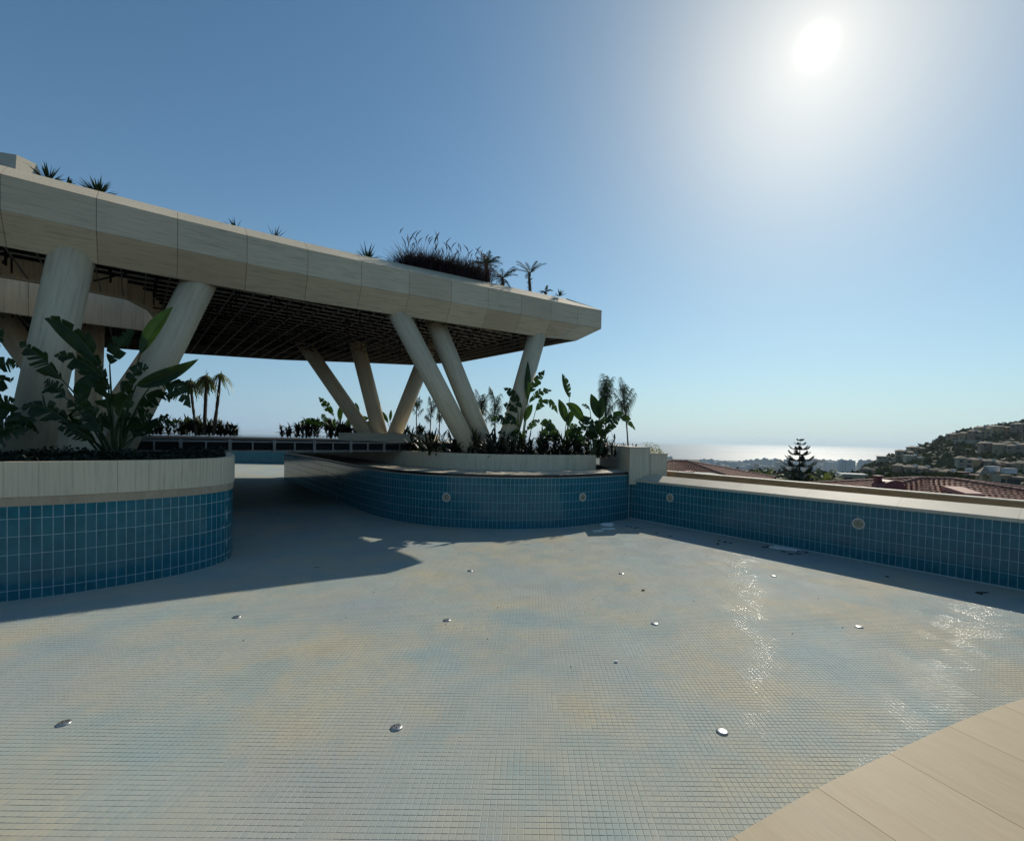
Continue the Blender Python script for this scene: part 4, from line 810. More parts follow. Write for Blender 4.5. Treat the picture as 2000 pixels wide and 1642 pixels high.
# leaning columns
def column(b0, t0, rad, label=None):
    b0, t0 = Vector(b0), Vector(t0); d = (t0 - b0)
    top = b0 + d * ((ZC - b0.z) / d.z) if True else t0
    bot = b0 - d * (0.5 / d.z)
    n = 40; ax = [bot, top]; V = []; F = []
    dn_ = d.normalized(); a = dn_.cross(Vector((0, 1, 0.01))).normalized(); b2 = dn_.cross(a)
    for p, zlim in ((bot, bot.z), (top, ZC - 0.01)):
        for k in range(n):
            th = 2 * math.pi * k / n; q = p + rad * (math.cos(th) * a + math.sin(th) * b2)
            q = q + dn_ * ((zlim - q.z) / dn_.z); V.append(q)
    for k in range(n): F.append((k, (k + 1) % n, n + (k + 1) % n, n + k))
    F.append(tuple(range(n - 1, -1, -1))); F.append(tuple(range(n, 2 * n)))
    q = dn_.to_track_quat('Z', 'Y'); qi = q.inverted()
    me = obj('column', [qi @ (Vector(v) - bot) + bot for v in V], F, 'travertine_column', pav, at=bot)
    me.rotation_mode = 'QUATERNION'; me.rotation_quaternion = q
    for pl_ in me.data.polygons: pl_.use_smooth = len(pl_.vertices) == 4
    return me
column((-10.95, 10.35, 2.5), (-10.50, 10.75, 6.5), 0.385)
column((-10.40, 11.95, 2.5), (-8.80, 12.35, 6.5), 0.37)
column((-16.6, 17.5, 2.5), (-18.9, 16.9, 6.5), 0.40)
column((-16.6, 17.6, 2.5), (-17.4, 18.6, 6.5), 0.40)
column((-16.3, 17.7, 2.5), (-14.6, 18.75, 6.5), 0.38)
column((-7.62, 21.5, 2.8), (-10.50, 22.17, 6.5), 0.32)
column((-7.02, 21.6, 2.8), (-8.14, 22.0, 6.5), 0.34)
column((-6.30, 21.5, 2.8), (-4.91, 21.5, 6.5), 0.33)
column((-2.05, 16.7, 2.0), (-4.30, 15.10, 6.5), 0.33)
column((-1.55, 17.1, 2.0), (-3.38, 16.4, 6.5), 0.33)
column((-1.05, 16.9, 2.0), (0.09, 17.66, 6.5), 0.34)
# block standing on the roof at far left
blk = thing('rooftop_block', (-28, 24, 8), 'sloping stone block on the roof at the far left edge with a bright sunlit side', 'building')
V = [(-31, 23.6, 8.1), (-26.25, 23.6, 8.1), (-23.6, 26.2, 8.1), (-31, 27, 8.1), (-31, 23.9, 17.0), (-26.15, 24.0, 16.4), (-26.0, 24.8, 16.4), (-31, 27, 17.0)]
obj('stone_shell', V, [(3, 2, 1, 0), (4, 5, 6, 7), (0, 1, 5, 4), (1, 2, 6, 5), (2, 3, 7, 6), (3, 0, 4, 7)], 'travertine_coping', blk)
mb = MB(); mb.box((-27.35, 23.62, 15.4), (0.5, 0.3, 1.3)); mb.obj('window', 'far_window', blk)
# plinths under the column groups
pl1 = thing('column_plinth', (-11.5, 12, 2), 'curved stone plinth under the big left columns behind the leaves', 'plinth')
pp = catmull([(-16.0, 9.2), (-14.0, 9.25), (-12.3, 9.75), (-11.1, 10.6), (-10.5, 11.5), (-10.55, 12.3), (-11.2, 13.2)], 8)
V, F = band(pp, normals(pp, 1), 1.9, 2.64, 0.0, -0.25); obj('plinth_wall', V, F, 'travertine_column', pl1)
V, F = prism([tuple(p) for p in pp] + [(-16, 14.5)], 2.642, 2.66); obj('top_slab', V, F, 'travertine_coping', pl1)
pl2 = thing('column_plinth', (-7, 21.5, 2.4), 'low rectangular stone slab under the far trio of columns', 'plinth')
V, F = prism([(-8.55, 20.7), (-4.55, 20.7), (-4.55, 22.8), (-8.55, 22.8)], 2.45, 2.80); obj('plinth_slab', V, F, 'travertine_coping', pl2)

# ------------------------------------------------------------------ footbridge deck
br = thing('footbridge', (-8, 16, 2.4), 'dark paved footbridge deck with a grey metal ladder-like edge girder crossing the pool', 'bridge')
e0, e1 = Vector((-11.6, 12.62, 0)), Vector((-4.35, 18.35, 0))
poly = [(e0.x, e0.y), (e1.x, e1.y), (-2.2, 20.3), (-2.0, 27.0), (-12.0, 31.5), (-17.0, 30.3), (-21.0, 30.8), (-32.0, 30.0), (-28.0, 22.0), (-15.0, 17.0)]
V, F = prism(poly, 2.14, 2.438); obj('deck_body', V, F, 'black_steel', br)
ed = (e1 - e0).normalized(); en = Vector((-ed.y, ed.x, 0)); L = (e1 - e0).length
# paving boards across the width
nb = 13
for k in range(nb):
    a = e0 + ed * (L * k / nb + 0.006); b_ = e0 + ed * (L * (k + 1) / nb - 0.006)
    w = 9.0
    V, F = prism([(a.x, a.y), (b_.x, b_.y), (b_.x + en.x * w, b_.y + en.y * w), (a.x + en.x * w, a.y + en.y * w)], 2.438, 2.455)
    obj('paving_slab', V, F, 'bridge_paving', br)
V, F = prism([(-2.25, 20.35), (-3.0, 21.0), (-9.5, 27.5), (-3, 27.0), (-2.1, 26.5)], 2.438, 2.450); obj('pale_paving', V, F, 'travertine_paving', br)
ang = math.atan2(ed.y, ed.x)
c_ = (e0 + e1) / 2 - en * 0.03
for z, nm in ((2.425, 'top_rail'), (2.135, 'bottom_rail')):
    mb = MB(); mb.box((c_.x, c_.y, z), (L, 0.05, 0.045), ang); mb.obj(nm, 'bridge_metal', br)
mbb = MB(); mbb.tube([(0, 0.02, 0), (0, -0.05, 0)], 0.062, 14); boss = mesh_from('round_boss', mbb.V, mbb.F, 'bridge_metal')
mbb = MB(); mbb.box((0, 0, 0), (0.045, 0.045, 0.27)); post = mesh_from('post', mbb.V, mbb.F, 'bridge_metal')
mbb = MB(); mbb.box((0, 0, 0), (0.085, 0.055, 0.27)); post2 = mesh_from('main_post', mbb.V, mbb.F, 'bridge_metal')
k = 0; s = 0.55
while s < L - 0.1:
    q = e0 + ed * s - en * 0.035
    if k % 2 == 0:
        inst('post', post2, br, (q.x, q.y, 2.28), (0, 0, ang))
        for z in (2.425, 2.135): inst('round_boss', boss, br, (q.x - en.x * .02, q.y - en.y * .02, z), (0, 0, ang))
    else: inst('post', post, br, (q.x, q.y, 2.28), (0, 0, ang))
    s += 0.60; k += 1

# ------------------------------------------------------------------ pool lights, floor inlets, debris
def tube_ring(mb, c, ax, R, r, n=28, mfn=8, a0=0, a1=2 * math.pi):
    ax = Vector(ax).normalized(); a = ax.cross(Vector((0, 0, 1))).normalized(); b_ = ax.cross(a)
    pts = [Vector(c) + R * (math.cos(t) * a + math.sin(t) * b_) for t in LS(a0, a1, n)]
    mb.tube(pts, r, mfn)
lab = {'left': 'round pool light recess at the left picture edge on the left planter', 'isl': 'round pool light recess on the island wall left of centre',
       'isl2': 'round pool light recess on the island wall near its right corner', 'wall': 'round pool light recess on the right wall nearest the pier',
       'wall2': 'round pool light recess in the middle of the long right wall'}
nrmdir = {'left': (0.62, -0.78, 0), 'isl': (-0.2, -0.98, 0), 'isl2': (0.5, -0.87, 0), 'wall': (-0.785, -0.62, 0), 'wall2': (-0.785, -0.62, 0)}
for (p, key_) in lights:
    n_ = Vector(nrmdir[key_]).normalized(); p = Vector(p)
    t = thing('pool_light', p, lab[key_], 'pool light', 'pool light recesses')
    mb = MB(); mb.tube([p - n_ * 0.01, p + n_ * 0.022], [0.115, 0.110], 26); mb.obj('cover_disc', 'aged_plastic', t)
    mb = MB(); tube_ring(mb, p + n_ * 0.024, n_, 0.118, 0.017); mb.obj('rim_ring', 'white_plastic', t, True)
    mb = MB()
    pts = [p + n_ * (0.03 + 0.004 * i / 6) + Vector((-n_.y, n_.x, 0)) * (0.07 - 0.0012 * i) * math.cos(i * 0.5) + Vector((0, 0, 1)) * (0.07 - 0.0012 * i) * math.sin(i * 0.5) for i in range(30)]
    mb.tube(pts, 0.011, 6); mb.obj('cable_coil', 'aged_plastic', t, True)
# floor inlets on their grid
mbi = MB()
prof = [(0.0, 0.0), (0.056, 0.0), (0.055, 0.008), (0.047, 0.0135), (0.030, 0.016), (0.0, 0.0165)]
n = 26; V = []; F = []
for (r, z) in prof[1:-1]: V += [(r * math.cos(2 * math.pi * k / n), r * math.sin(2 * math.pi * k / n), z) for k in range(n)]
for r in range(3):
    for k in range(n): F.append((r * n + k, r * n + (k + 1) % n, (r + 1) * n + (k + 1) % n, (r + 1) * n + k))
V.append((0, 0, 0.0165)); F += [(3 * n + k, 3 * n + (k + 1) % n, 4 * n) for k in range(n)]
cap_me = mesh_from('cap', V, F, 'steel_disc', True)
mbs = MB()
for a in (0, 2.09, 4.19): mbs.box((0.022 * math.cos(a), 0.022 * math.sin(a), 0.0168), (0.016, 0.008, 0.004), a)
slot_me = mesh_from('slot', mbs.V, mbs.F, 'dark_trim')
inl = [((-4.24, 4.28), 'dull metal floor inlet nearest the camera at the left'), ((-1.20, 4.28), 'dull metal floor inlet nearest the camera in the middle'), ((1.83, 4.28), 'bright round floor inlet nearest the camera beside the deck'),
       ((-4.27, 6.83), 'floor inlet left of centre just outside the roof shadow'), ((-1.20, 6.83), 'floor inlet in the second row below the shadow tip'), ((1.87, 6.83), 'bright floor inlet in the middle of the second row'), ((4.92, 6.83), 'bright floor inlet at the right of the second row'),
       ((-4.30, 9.43), 'floor inlet lying in the roof shadow right of the planter'), ((-1.20, 9.40), 'floor inlet in the third row below the leaf shadows'), ((1.87, 9.40), 'small floor inlet in the third row right of centre'), ((4.98, 9.40), 'small floor inlet in the third row near the right wall'),
       ((-4.37, 12.17), 'floor inlet deep in the shadow between planter and island')]
for (p, l) in inl:
    t = thing('floor_inlet', (p[0], p[1], 0.0012), l, 'inlet', 'round inlets on the pool floor')
    inst('cap', cap_me, t, (p[0], p[1], 0.0012)); inst('slot', slot_me, t, (p[0], p[1], 0.0012), (0, 0, random.uniform(0, 2)))
def shard(c, sx, sy, h, n=9, rz=0.0, seed=0):
    r = random.Random(seed); poly = []
    for k in range(n):
        a = 2 * math.pi * k / n; q = r.uniform(0.7, 1.1)
        x, y = sx * q * math.cos(a), sy * q * math.sin(a)
        poly.append((c[0] + x * math.cos(rz) - y * math.sin(rz), c[1] + x * math.sin(rz) + y * math.cos(rz)))
    z = c[2] if len(c) > 2 else 0.002
    V, F = prism(poly, z, z + h)
    V = [(x, y, zz + (r.uniform(-.3, .3) * h if zz > z else 0)) for (x, y, zz) in V]
    return V, F
def debris(name, c, sx, sy, h, mat, label, cat, rz=0, seed=1, group=None, n=9):
    V, F = shard(c, sx, sy, h, n, rz, seed)
    return tag(obj(name, V, F, mat, None, at=(c[0], c[1], 0)), label, cat, group)
debris('plaster_sheet', (2.46, 14.72), 0.26, 0.17, 0.05, 'plaster_shard', 'pale broken plaster sheet on the floor in the shaded inner corner', 'rubble', 0.2, 3)
debris('plaster_sheet', (2.38, 14.12), 0.22, 0.10, 0.02, 'plaster_shard', 'thin pale flake at the tip of the sunlit corner', 'rubble', 0.1, 5)
debris('plaster_sheet', (2.0, 13.75), 0.24, 0.09, 0.02, 'plaster_shard', 'long pale flake half in sun below the inner corner', 'rubble', 0.4, 8)
debris('plaster_sheet', (6.55, 11.88), 0.42, 0.15, 0.03, 'plaster_shard', 'largest pale broken sheet at the foot of the right wall', 'rubble', -0.55, 9)
for i, (x, y) in enumerate([(6.25, 12.1), (6.42, 12.05), (6.75, 11.6), (6.9, 11.5), (6.1, 12.0), (5.3, 12.55), (5.4, 12.45), (5.2, 12.7), (3.15, 14.5), (3.25, 14.35), (3.35, 14.42), (3.05, 14.6), (3.7, 13.6), (6.35, 11.55), (6.6, 11.35), (5.0, 12.3), (8.35, 8.5), (4.0, 13.2), (6.4, 11.3), (7.4, 9.5)]):
    debris('dry_leaf', (x, y), random.uniform(.04, .10), random.uniform(.02, .045), 0.015, 'dry_leaf', 'small dark dry leaf lying on the floor below the right wall', 'leaf', random.uniform(0, 3), 20 + i, 'dark dry leaves along the right wall', 7)
debris('twig', (8.45, 8.55), 0.17, 0.03, 0.012, 'dry_leaf', 'dark thin twig lying in the shade at the far right of the floor', 'twig', 0.1, 61)
debris('pebble', (2.06, 8.35), 0.035, 0.022, 0.02, 'dry_leaf', 'tiny dark rimmed chip between the second and third inlet rows', 'pebble', 0.3, 62, n=7)
debris('tile_chip', (1.08, 5.62), 0.028, 0.018, 0.018, 'plaster_shard', 'tiny white chip on the floor between the first inlet rows', 'chip', 0.3, 63, n=6)
for i in range(26):
    x, y = random.uniform(-5, 6), random.uniform(3.3, 12.5)
    if y < abs(x) * 0.9 + 1.5: continue
    debris('grit', (x, y), .008, .006, 0.007, 'dry_leaf', 'dark speck of grit on the sunlit mosaic floor', 'grit', 0, 70 + i, 'specks of grit on the mosaic', 6)

# ------------------------------------------------------------------ plants
def prof_w(t, sharp=0.75):
    return max(0.0, math.sin(math.pi * min(1, t) ** sharp)) ** 0.85 if 0 < t < 1 else 0.0
def blade_mesh(mb, p0, p1, width, torn, arch, facing, rr, n=22):
    """banana-like leaf: folded blade on a curved midrib; torn 1 = both halves split, 2 = one half split"""
    p0, p1 = Vector(p0), Vector(p1); ctrl = (p0 + p1) / 2 + Vector((0, 0, arch * 2.0))
    def P(t): return (1 - t) ** 2 * p0 + 2 * t * (1 - t) * ctrl + t * t * p1
    rib = [P(i / n) for i in range(n + 1)]
    V = []; F = []
    curl = rr.uniform(0.15, 0.4)
    for side in (-1, 1):
        is_torn = torn == 1 or (torn == 2 and side == 1)
        i = 0
        while i < n:
            if is_torn:
                ln = rr.choice((1, 2, 2, 3, 4)); ln = min(ln, n - i); gap = rr.uniform(0.08, 0.30); sweep = rr.uniform(0.10, 0.34) * width; droop = rr.uniform(-0.05, 0.32) * width
                wl_ = rr.uniform(0.88, 1.08)
            else: ln = n; gap = 0; sweep = 0.12 * width; droop = 0.0; wl_ = 1.0
            for j in range(i, i + ln):
                q = []
                for (jj, e) in ((j, 0), (j + 1, 1)):
                    t = jj / n; tan = (P(min(1, t + .02)) - P(max(0, t - .02))).normalized()
                    s = tan.cross(facing).normalized() * side
                    up_ = s.cross(tan) * (1 if side == 1 else -1)
                    w = prof_w(t) * width * 0.5 * wl_
                    # taper the strip ends so that gaps open outward
                    shift = 0.0
                    if is_torn:
                        if jj == i: shift = gap * (1.0 / n) * (p1 - p0).length
                        if jj == i + ln: shift = -gap * (1.0 / n) * (p1 - p0).length
                    o = rib[jj] + s * w * math.cos(curl) + up_ * w * math.sin(curl) + tan * (sweep * w / (width * .5 + 1e-6) + shift) - Vector((0, 0, droop * w / (width * .5 + 1e-6)))
                    mid = rib[jj] * 0.5 + o * 0.5 + up_ * w * 0.06
                    q.append((rib[jj], mid, o))
                k = len(V)
                for a in q: V += list(a)
                F += [(k, k + 1, k + 4, k + 3), (k + 1, k + 2, k + 5, k + 4)]
            i += ln
    mb.add(V, F)
    mb.m = 1; mb.tube([rib[k] for k in range(0, n + 1, 3)], [width * .022 * (1 - k / (n + 4)) + 0.003 for k in range(0, n + 1, 3)], 5); mb.m = 0
def big_leaf(parent, foot, base, tip, width, torn, arch, rr, facing=None):
    facing = facing or Vector((rr.uniform(-.35, .35), -1, rr.uniform(0.0, .6))).normalized()
    mb = MB(); blade_mesh(mb, base, tip, width, torn, arch, facing, rr)
    mb.m = 1
    f, b_ = Vector(foot), Vector(base); c = (f + b_) / 2 + Vector((0, 0, 0.12 * (b_ - f).length)) + (f - b_).cross(Vector((0, 0, 1))).normalized() * rr.uniform(-.05, .05)
    c.x = f.x * 0.62 + b_.x * 0.38
    pts = [(1 - t) ** 2 * f + 2 * t * (1 - t) * c + t * t * b_ for t in LS(0, 1, 8)]
    mb.tube(pts, [0.026 * (1 - 0.55 * t) for t in LS(0, 1, 8)], 6)
    o = mb.obj('leaf', ['banana_leaf', 'leaf_stalk'], parent, False)
    return o
def strelitzia(loc, label, table, extra=0, spread=0.5, hgt=1.2, seed=1, group='bird of paradise plants in the planters'):
    rr = random.Random(seed); t = thing('bird_of_paradise_plant', loc, label, 'plant', group)
    for (f, b_, tp, w, torn, arch) in table: big_leaf(t, f, b_, tp, w * (1.0 if torn != 0 else 0.9), torn, arch, rr)
    for k in range(extra):
        a = rr.uniform(0, 2 * math.pi); L = Vector(loc)
        b_ = L + Vector((math.cos(a) * spread * rr.uniform(.2, .8), math.sin(a) * spread * .6, hgt * rr.uniform(.3, .8)))
        tp = b_ + Vector((math.cos(a) * spread * rr.uniform(.5, 1.1), math.sin(a) * spread * .5, hgt * rr.uniform(-.1, .45)))
        big_leaf(t, L + Vector((rr.uniform(-.1, .1), 0, 0)), b_, tp, rr.uniform(.24, .36) * (0.6 + hgt * .35), rr.choice((1, 1, 2)), rr.uniform(.05, .2), rr)
    return t
strelitzia((-8.75, 9.9, 2.05), 'largest dark banana-leaved plant in front of the big left column', LEFT_LEAVES, 8, 0.7, 1.0, 3)
strelitzia((-11.4, 9.4, 2.05), 'dark torn-leaved plant cut by the left picture edge', EDGE_LEAVES, 5, 0.6, 1.2, 4)
strelitzia((-0.6, 17.0, 2.03), 'tall banana-leaved plant beside the right columns with one upright whole leaf', ISLAND_LEAVES_A, 9, 0.5, 1.1, 5)
strelitzia((1.2, 17.2, 2.03), 'backlit banana-leaved plant in the middle of the island bed', ISLAND_LEAVES_B, 11, 0.6, 1.2, 6)
strelitzia((2.3, 17.3, 2.03), 'banana-leaved plant nearest the pier with a long drooping leaf', ISLAND_LEAVES_C, 11, 0.55, 1.3, 7)
strelitzia((-9.9, 24.0, 2.6), 'far banana-leaved plant beyond the footbridge left of the column trio', FAR_LEAVES, 12, 1.25, 1.0, 8)

def strap_plant(loc, label, h, n, seed, mat, name='cane_plant', cat='plant', group=None, wide=0.055, lean=0.8, stems=3, spr=.16):
    rr = random.Random(seed); t = thing(name, loc, label, cat, group); L = Vector(loc)
    mb = MB(); ms = MB()
    for s in range(stems):
        b0 = L + Vector((rr.uniform(-spr, spr), rr.uniform(-.12, .12), 0)) * (1 if stems > 1 else 0)
        hh = h * rr.uniform(.45, .8) * (1 if stems > 1 else 0.25); tp = b0 + Vector((rr.uniform(-.2, .2), rr.uniform(-.1, .1), 1)) * hh
        ms.tube([b0, (b0 + tp) / 2, tp], [0.014, .012, .009], 5)
        for k in range(n // stems):
            f = rr.uniform(.02, 1) if stems > 1 else rr.uniform(0.2, 1)
            o = b0.lerp(tp, f); a = rr.uniform(0, 2 * math.pi); el = rr.uniform(0.15, 1.25); ln = h * rr.uniform(.35, .6)
            d = Vector((math.cos(a) * math.cos(el), math.sin(a) * math.cos(el), math.sin(el)))
            sd_ = d.cross(Vector((0, 0, 1))).normalized(); V = []; F = []
            for i in range(6):
                u = i / 5; c = o + d * ln * u - Vector((0, 0, 1)) * ln * lean * 0.5 * u * u * math.cos(el)
                w = wide * math.sin(math.pi * (0.12 + 0.88 * u) ** .8) * (1 - .1 * u) if i < 5 else 0.002
                V += [c - sd_ * w * .5, c + sd_ * w * .5]
            for i in range(5): F.append((2 * i, 2 * i + 1, 2 * i + 3, 2 * i + 2))
            mb.add(V, F)
    mb.obj('foliage', mat, t); ms.obj('stem', 'leaf_stalk', t)
    return t
und = [(-3.9, 17.2), (-3.4, 16.55), (-2.9, 16.9), (-2.45, 16.35), (-1.9, 16.25), (-1.35, 16.2), (-0.85, 16.25), (-0.3, 16.4), (0.15, 16.5), (0.6, 16.65), (1.0, 16.9), (1.45, 17.0), (1.85, 17.25), (2.3, 17.5), (2.75, 17.8), (3.0, 18.2),
       (-4.5, 18.0), (0.4, 17.6), (1.2, 17.9), (2.0, 18.2), (-2.6, 17.6), (-0.7, 17.7)]
und.sort()
for i, (x, y) in enumerate(und):
    strap_plant((x, y, 2.03), ordinal(i + 1) + ' dark strap-leaved shrub from the left in the island bed', random.uniform(.8, 1.15), 96, 100 + i, 'cane_leaf', wide=.075, stems=5, spr=.28, group='low strap-leaved shrubs along the island rim')
for i, (x, y, h) in enumerate(sorted([(-12.0, 24.2, .8), (-11.3, 24.0, .85), (-10.7, 24.3, .8), (-10.1, 23.9, .9), (-9.5, 24.2, .8), (-9.0, 23.9, .7), (-12.5, 24.4, .6), (-8.6, 24.0, .6), (-5.9, 24.2, .7), (-6.6, 24.0, .6)])):
    strap_plant((x, y, 2.5), ordinal(i + 1) + ' strap-leaved shrub from the left beyond the footbridge beside the far column trio', h * 1.25, 170, 200 + i, 'cane_leaf', wide=.085, stems=6, spr=.5, group='far strap-leaved shrubs beyond the footbridge')
for i, (x, y, h) in enumerate(sorted([(-18.6, 24.6, .9), (-17.9, 24.2, 1.0), (-17.2, 24.5, .9), (-16.6, 24.2, .9), (-16.0, 24.5, .7), (-19.4, 24.6, .7), (-20.4, 24.8, .6), (-21.4, 25, .55), (-15.6, 24.3, .5)])):
    strap_plant((x, y, 2.5), ordinal(i + 1) + ' green shrub from the left at the foot of the ponytail palms', h * 1.15, 200, 260 + i, 'palm_leaf', wide=.10, stems=7, spr=.6, group='shrubs round the ponytail palms')
def leaf_cover(name, poly, z, dens, size, mat, parent, h=0.15):
    xs = [p[0] for p in poly]; ys = [p[1] for p in poly]; A = (max(xs) - min(xs)) * (max(ys) - min(ys)); n = int(A * dens)
    X = rng.uniform(min(xs), max(xs), n); Y = rng.uniform(min(ys), max(ys), n); k = inside(np.array(poly), X, Y); X, Y = X[k], Y[k]; n = len(X)
    hh = h * (0.35 + 0.9 * (0.5 + 0.5 * np.sin(X * 2.3 + np.sin(Y * 1.7) * 2)) * (0.5 + 0.5 * np.sin(Y * 3.1 + X)))
    Z = z + rng.uniform(0, 1, n) * hh + 0.01
    a = rng.uniform(0, 2 * np.pi, n); el = rng.uniform(-.3, 1.1, n); s = size * rng.uniform(.6, 1.3, n)
    d = np.stack([np.cos(a) * np.cos(el), np.sin(a) * np.cos(el), np.sin(el)], 1); q = np.stack([-np.sin(a), np.cos(a), np.zeros(n)], 1)
    C = np.stack([X, Y, Z], 1)
    V = np.stack([C, C + d * s[:, None] * .5 + q * s[:, None] * .32, C + d * s[:, None], C + d * s[:, None] * .5 - q * s[:, None] * .32], 1).reshape(-1, 3)
    F = np.arange(4 * n).reshape(-1, 4)
    o = obj(name, V, F, mat, parent); o['kind'] = 'stuff'
    return o
gc = leaf_cover('ground_cover', [tuple(p) for p in (planter_pl[:110] - pn[:110] * 0.16)] + [(-10.2, 11.2), (-12.5, 9.6), (-16, 9.0), (-16, 4.5)], 2.05, 900, 0.075, 'ground_cover', None, 0.22)
gc2 = leaf_cover('ground_cover', [tuple(p) for p in (rim_pl[35:] - rn[35:] * 0.24)] + [(3.3, 23), (-4, 23)], 2.03, 260, 0.09, 'ground_cover', None, 0.28)
hedge = leaf_cover('ground_cover', [(-31, 24.2), (-19.5, 24.0), (-19.2, 25.0), (-31, 26.0)], 2.5, 500, 0.10, 'ground_cover', None, 0.42)
for o_, l in ((gc, 'dark leafy ground cover filling the left planter'), (gc2, 'dark leafy ground cover in the island bed'), (hedge, 'low leafy ground cover beyond the left columns')): tag(o_, l, 'ground cover')

def frond(mb, o, d, L, droop, nleaf, lw, ll, rr, hang=0.6, mrib=None):
    """palm frond: curved rachis with leaflets"""
    d = Vector(d).normalized(); pts = []
    for i in range(9):
        u = i / 8; pts.append(Vector(o) + d * L * u - Vector((0, 0, 1)) * droop * L * u * u)
    mb.m = 1; mb.tube(pts, [0.012 * (1 - .8 * i / 8) + .002 for i in range(9)], 4, False); mb.m = 0
    for k in range(nleaf):
        u = 0.15 + 0.85 * k / nleaf; f = u * 8; i = min(7, int(f)); c = pts[i].lerp(pts[i + 1], f - i); tan = (pts[i + 1] - pts[i]).normalized()
        s0 = tan.cross(Vector((0, 0, 1))).normalized() if abs(tan.z) < .97 else Vector((1, 0, 0))
        for s in (-1, 1):
            dl = (tan * .6 + s0 * s * rr.uniform(.6, 1.0) + Vector((0, 0, -hang * rr.uniform(.3, 1.2)))).normalized() * ll * rr.uniform(.7, 1.1) * (1 - .55 * u)
            w = tan * lw * .5; m1 = c + dl * .55 + Vector((0, 0, .04 * ll))
            e = c + dl - Vector((0, 0, hang * ll * .25))
            mb.add([c - w, c + w, m1 + w * .9, m1 - w * .9, e], [(0, 1, 2, 3), (3, 2, 4)])
def palm(name, loc, top, label, nf, L, up_, droop, ll, lw, hang, seed, trunk_r=0.03, mat='palm_leaf', group=None, skirt=False, spread=None, cat='palm'):
    rr = random.Random(seed); t = thing(name, loc, label, cat, group); a = Vector(loc); b_ = Vector(top)
    mt_ = MB(); q = [a.lerp(b_, u) + Vector((math.sin(u * 4 + seed) * .02, 0, 0)) for u in LS(0, 1, 12)]
    mt_.tube(q, [trunk_r * rr.uniform(.85, 1.2) * (1.15 - .35 * i / 11) for i in range(12)], 8)
    if skirt:
        for k in range(34):
            u = rr.uniform(.05, .95); c = a.lerp(b_, u); an = rr.uniform(0, 6.28); dd = Vector((math.cos(an), math.sin(an), rr.uniform(.2, 1.2))).normalized() * .12
            s = Vector((-math.sin(an), math.cos(an), 0)) * .03; c = c + Vector((math.cos(an), math.sin(an), 0)) * trunk_r * .8
            mt_.add([c - s, c + s, c + dd], [(0, 1, 2)])
    mt_.obj('trunk', 'bark', t)
    mb = MB()
    for k in range(nf):
        an = 2 * math.pi * k / nf * 1.618 + rr.uniform(-.2, .2); el = rr.uniform(*up_)
        o = b_ if spread is None else a.lerp(b_, rr.uniform(spread, 1))
        frond(mb, o, (math.cos(an) * math.cos(el), math.sin(an) * math.cos(el), math.sin(el)), L * rr.uniform(.8, 1.1), droop * rr.uniform(.6, 1.3), 22, lw, ll, rr, hang)
    mb.obj('crown', [mat, 'leaf_stalk'], t)
    return t
lbs = ['tall wispy young palm behind the island bed left of the last one', 'wispy young palm standing alone just behind the stone pier', 'wispy young palm left of the pair seen between the right columns', 'wispy young palm right of the pair seen between the right columns',
       'left of three tiny wispy palms seen between the column groups', 'middle of three tiny wispy palms seen between the column groups', 'right of three tiny wispy palms beside the thick leaning column']
for i, (a, b_) in enumerate(SLIM_PALMS):
    h = b_[2] - a[2]; a2 = (a[0], a[1], a[2] - .3)
    mid = Vector(a).lerp(Vector(b_), 0.72)
    palm('young_palm', a2, mid, lbs[i], [24, 18, 13, 13, 11, 12, 10][i], h * .38, (1.05, 1.52), .30, h * .12, .014, 1.5, 300 + i, 0.028, 'palm_leaf', 'wispy young palms', spread=.5)
lbs = ['left ponytail palm with a drooping round head beyond the footbridge', 'middle ponytail palm with a spike above its head beyond the footbridge', 'right ponytail palm with a sparse broken head beyond the footbridge']
for i, (a, b_) in enumerate(PONYTAIL):
    top = Vector(b_) - Vector((0, 0, [.25, .15, .1][i]))
    t = palm('ponytail_palm', a, top, lbs[i], 1, .3, (1.2, 1.4), .1, .1, .01, .5, 330 + i, [.06, .075, .075][i], 'pale_palm_leaf', 'ponytail palms beyond the footbridge', True)
    rr = random.Random(350 + i); mb = MB()
    for k in range([230, 190, 80][i]):
        an = rr.uniform(0, 6.28); el = rr.uniform(-.1, 1.4); L = rr.uniform(.75, 1.35); d = Vector((math.cos(an) * math.cos(el), math.sin(an) * math.cos(el), math.sin(el))); s = Vector((-math.sin(an), math.cos(an), 0)) * .014
        P_ = [top + d * L * u * .62 - Vector((0, 0, 1)) * L * .75 * u * u for u in (0, .35, .7, 1)]
        V = []
        for p in P_: V += [p - s, p + s]
        mb.add(V, [(0, 1, 3, 2), (2, 3, 5, 4), (4, 5, 7, 6)])
    if i == 1: mb.tube([top, top + Vector((0.02, 0, .42))], [.02, .006], 5)
    mb.obj('leaf_head', 'pale_palm_leaf', t)
lbs = ['short date palm on the roof touching the purple grass', 'bushy low date palm on the roof between two trunks', 'slim date palm standing apart on the roof at right', 'tiny palm tuft on the roof beyond the slim date palm']
for i, (a, b_) in enumerate(ROOF_PALMS):
    h = b_[2] - a[2]; top = Vector(a).lerp(Vector(b_), [.45, .25, .45, .3][i])
    palm('date_palm', (a[0], a[1], a[2] - .15), top, lbs[i], [22, 18, 11, 6][i], [.75, .85, .85, .35][i], [(.2, 1.4), (.1, 1.2), (.35, 1.3), (.3, 1.2)][i], .42, [.22, .2, .17, .12][i], .014, .35, 370 + i, [.075, .06, .055, .02][i], 'palm_leaf', 'small date palms on the pavilion roof', True)
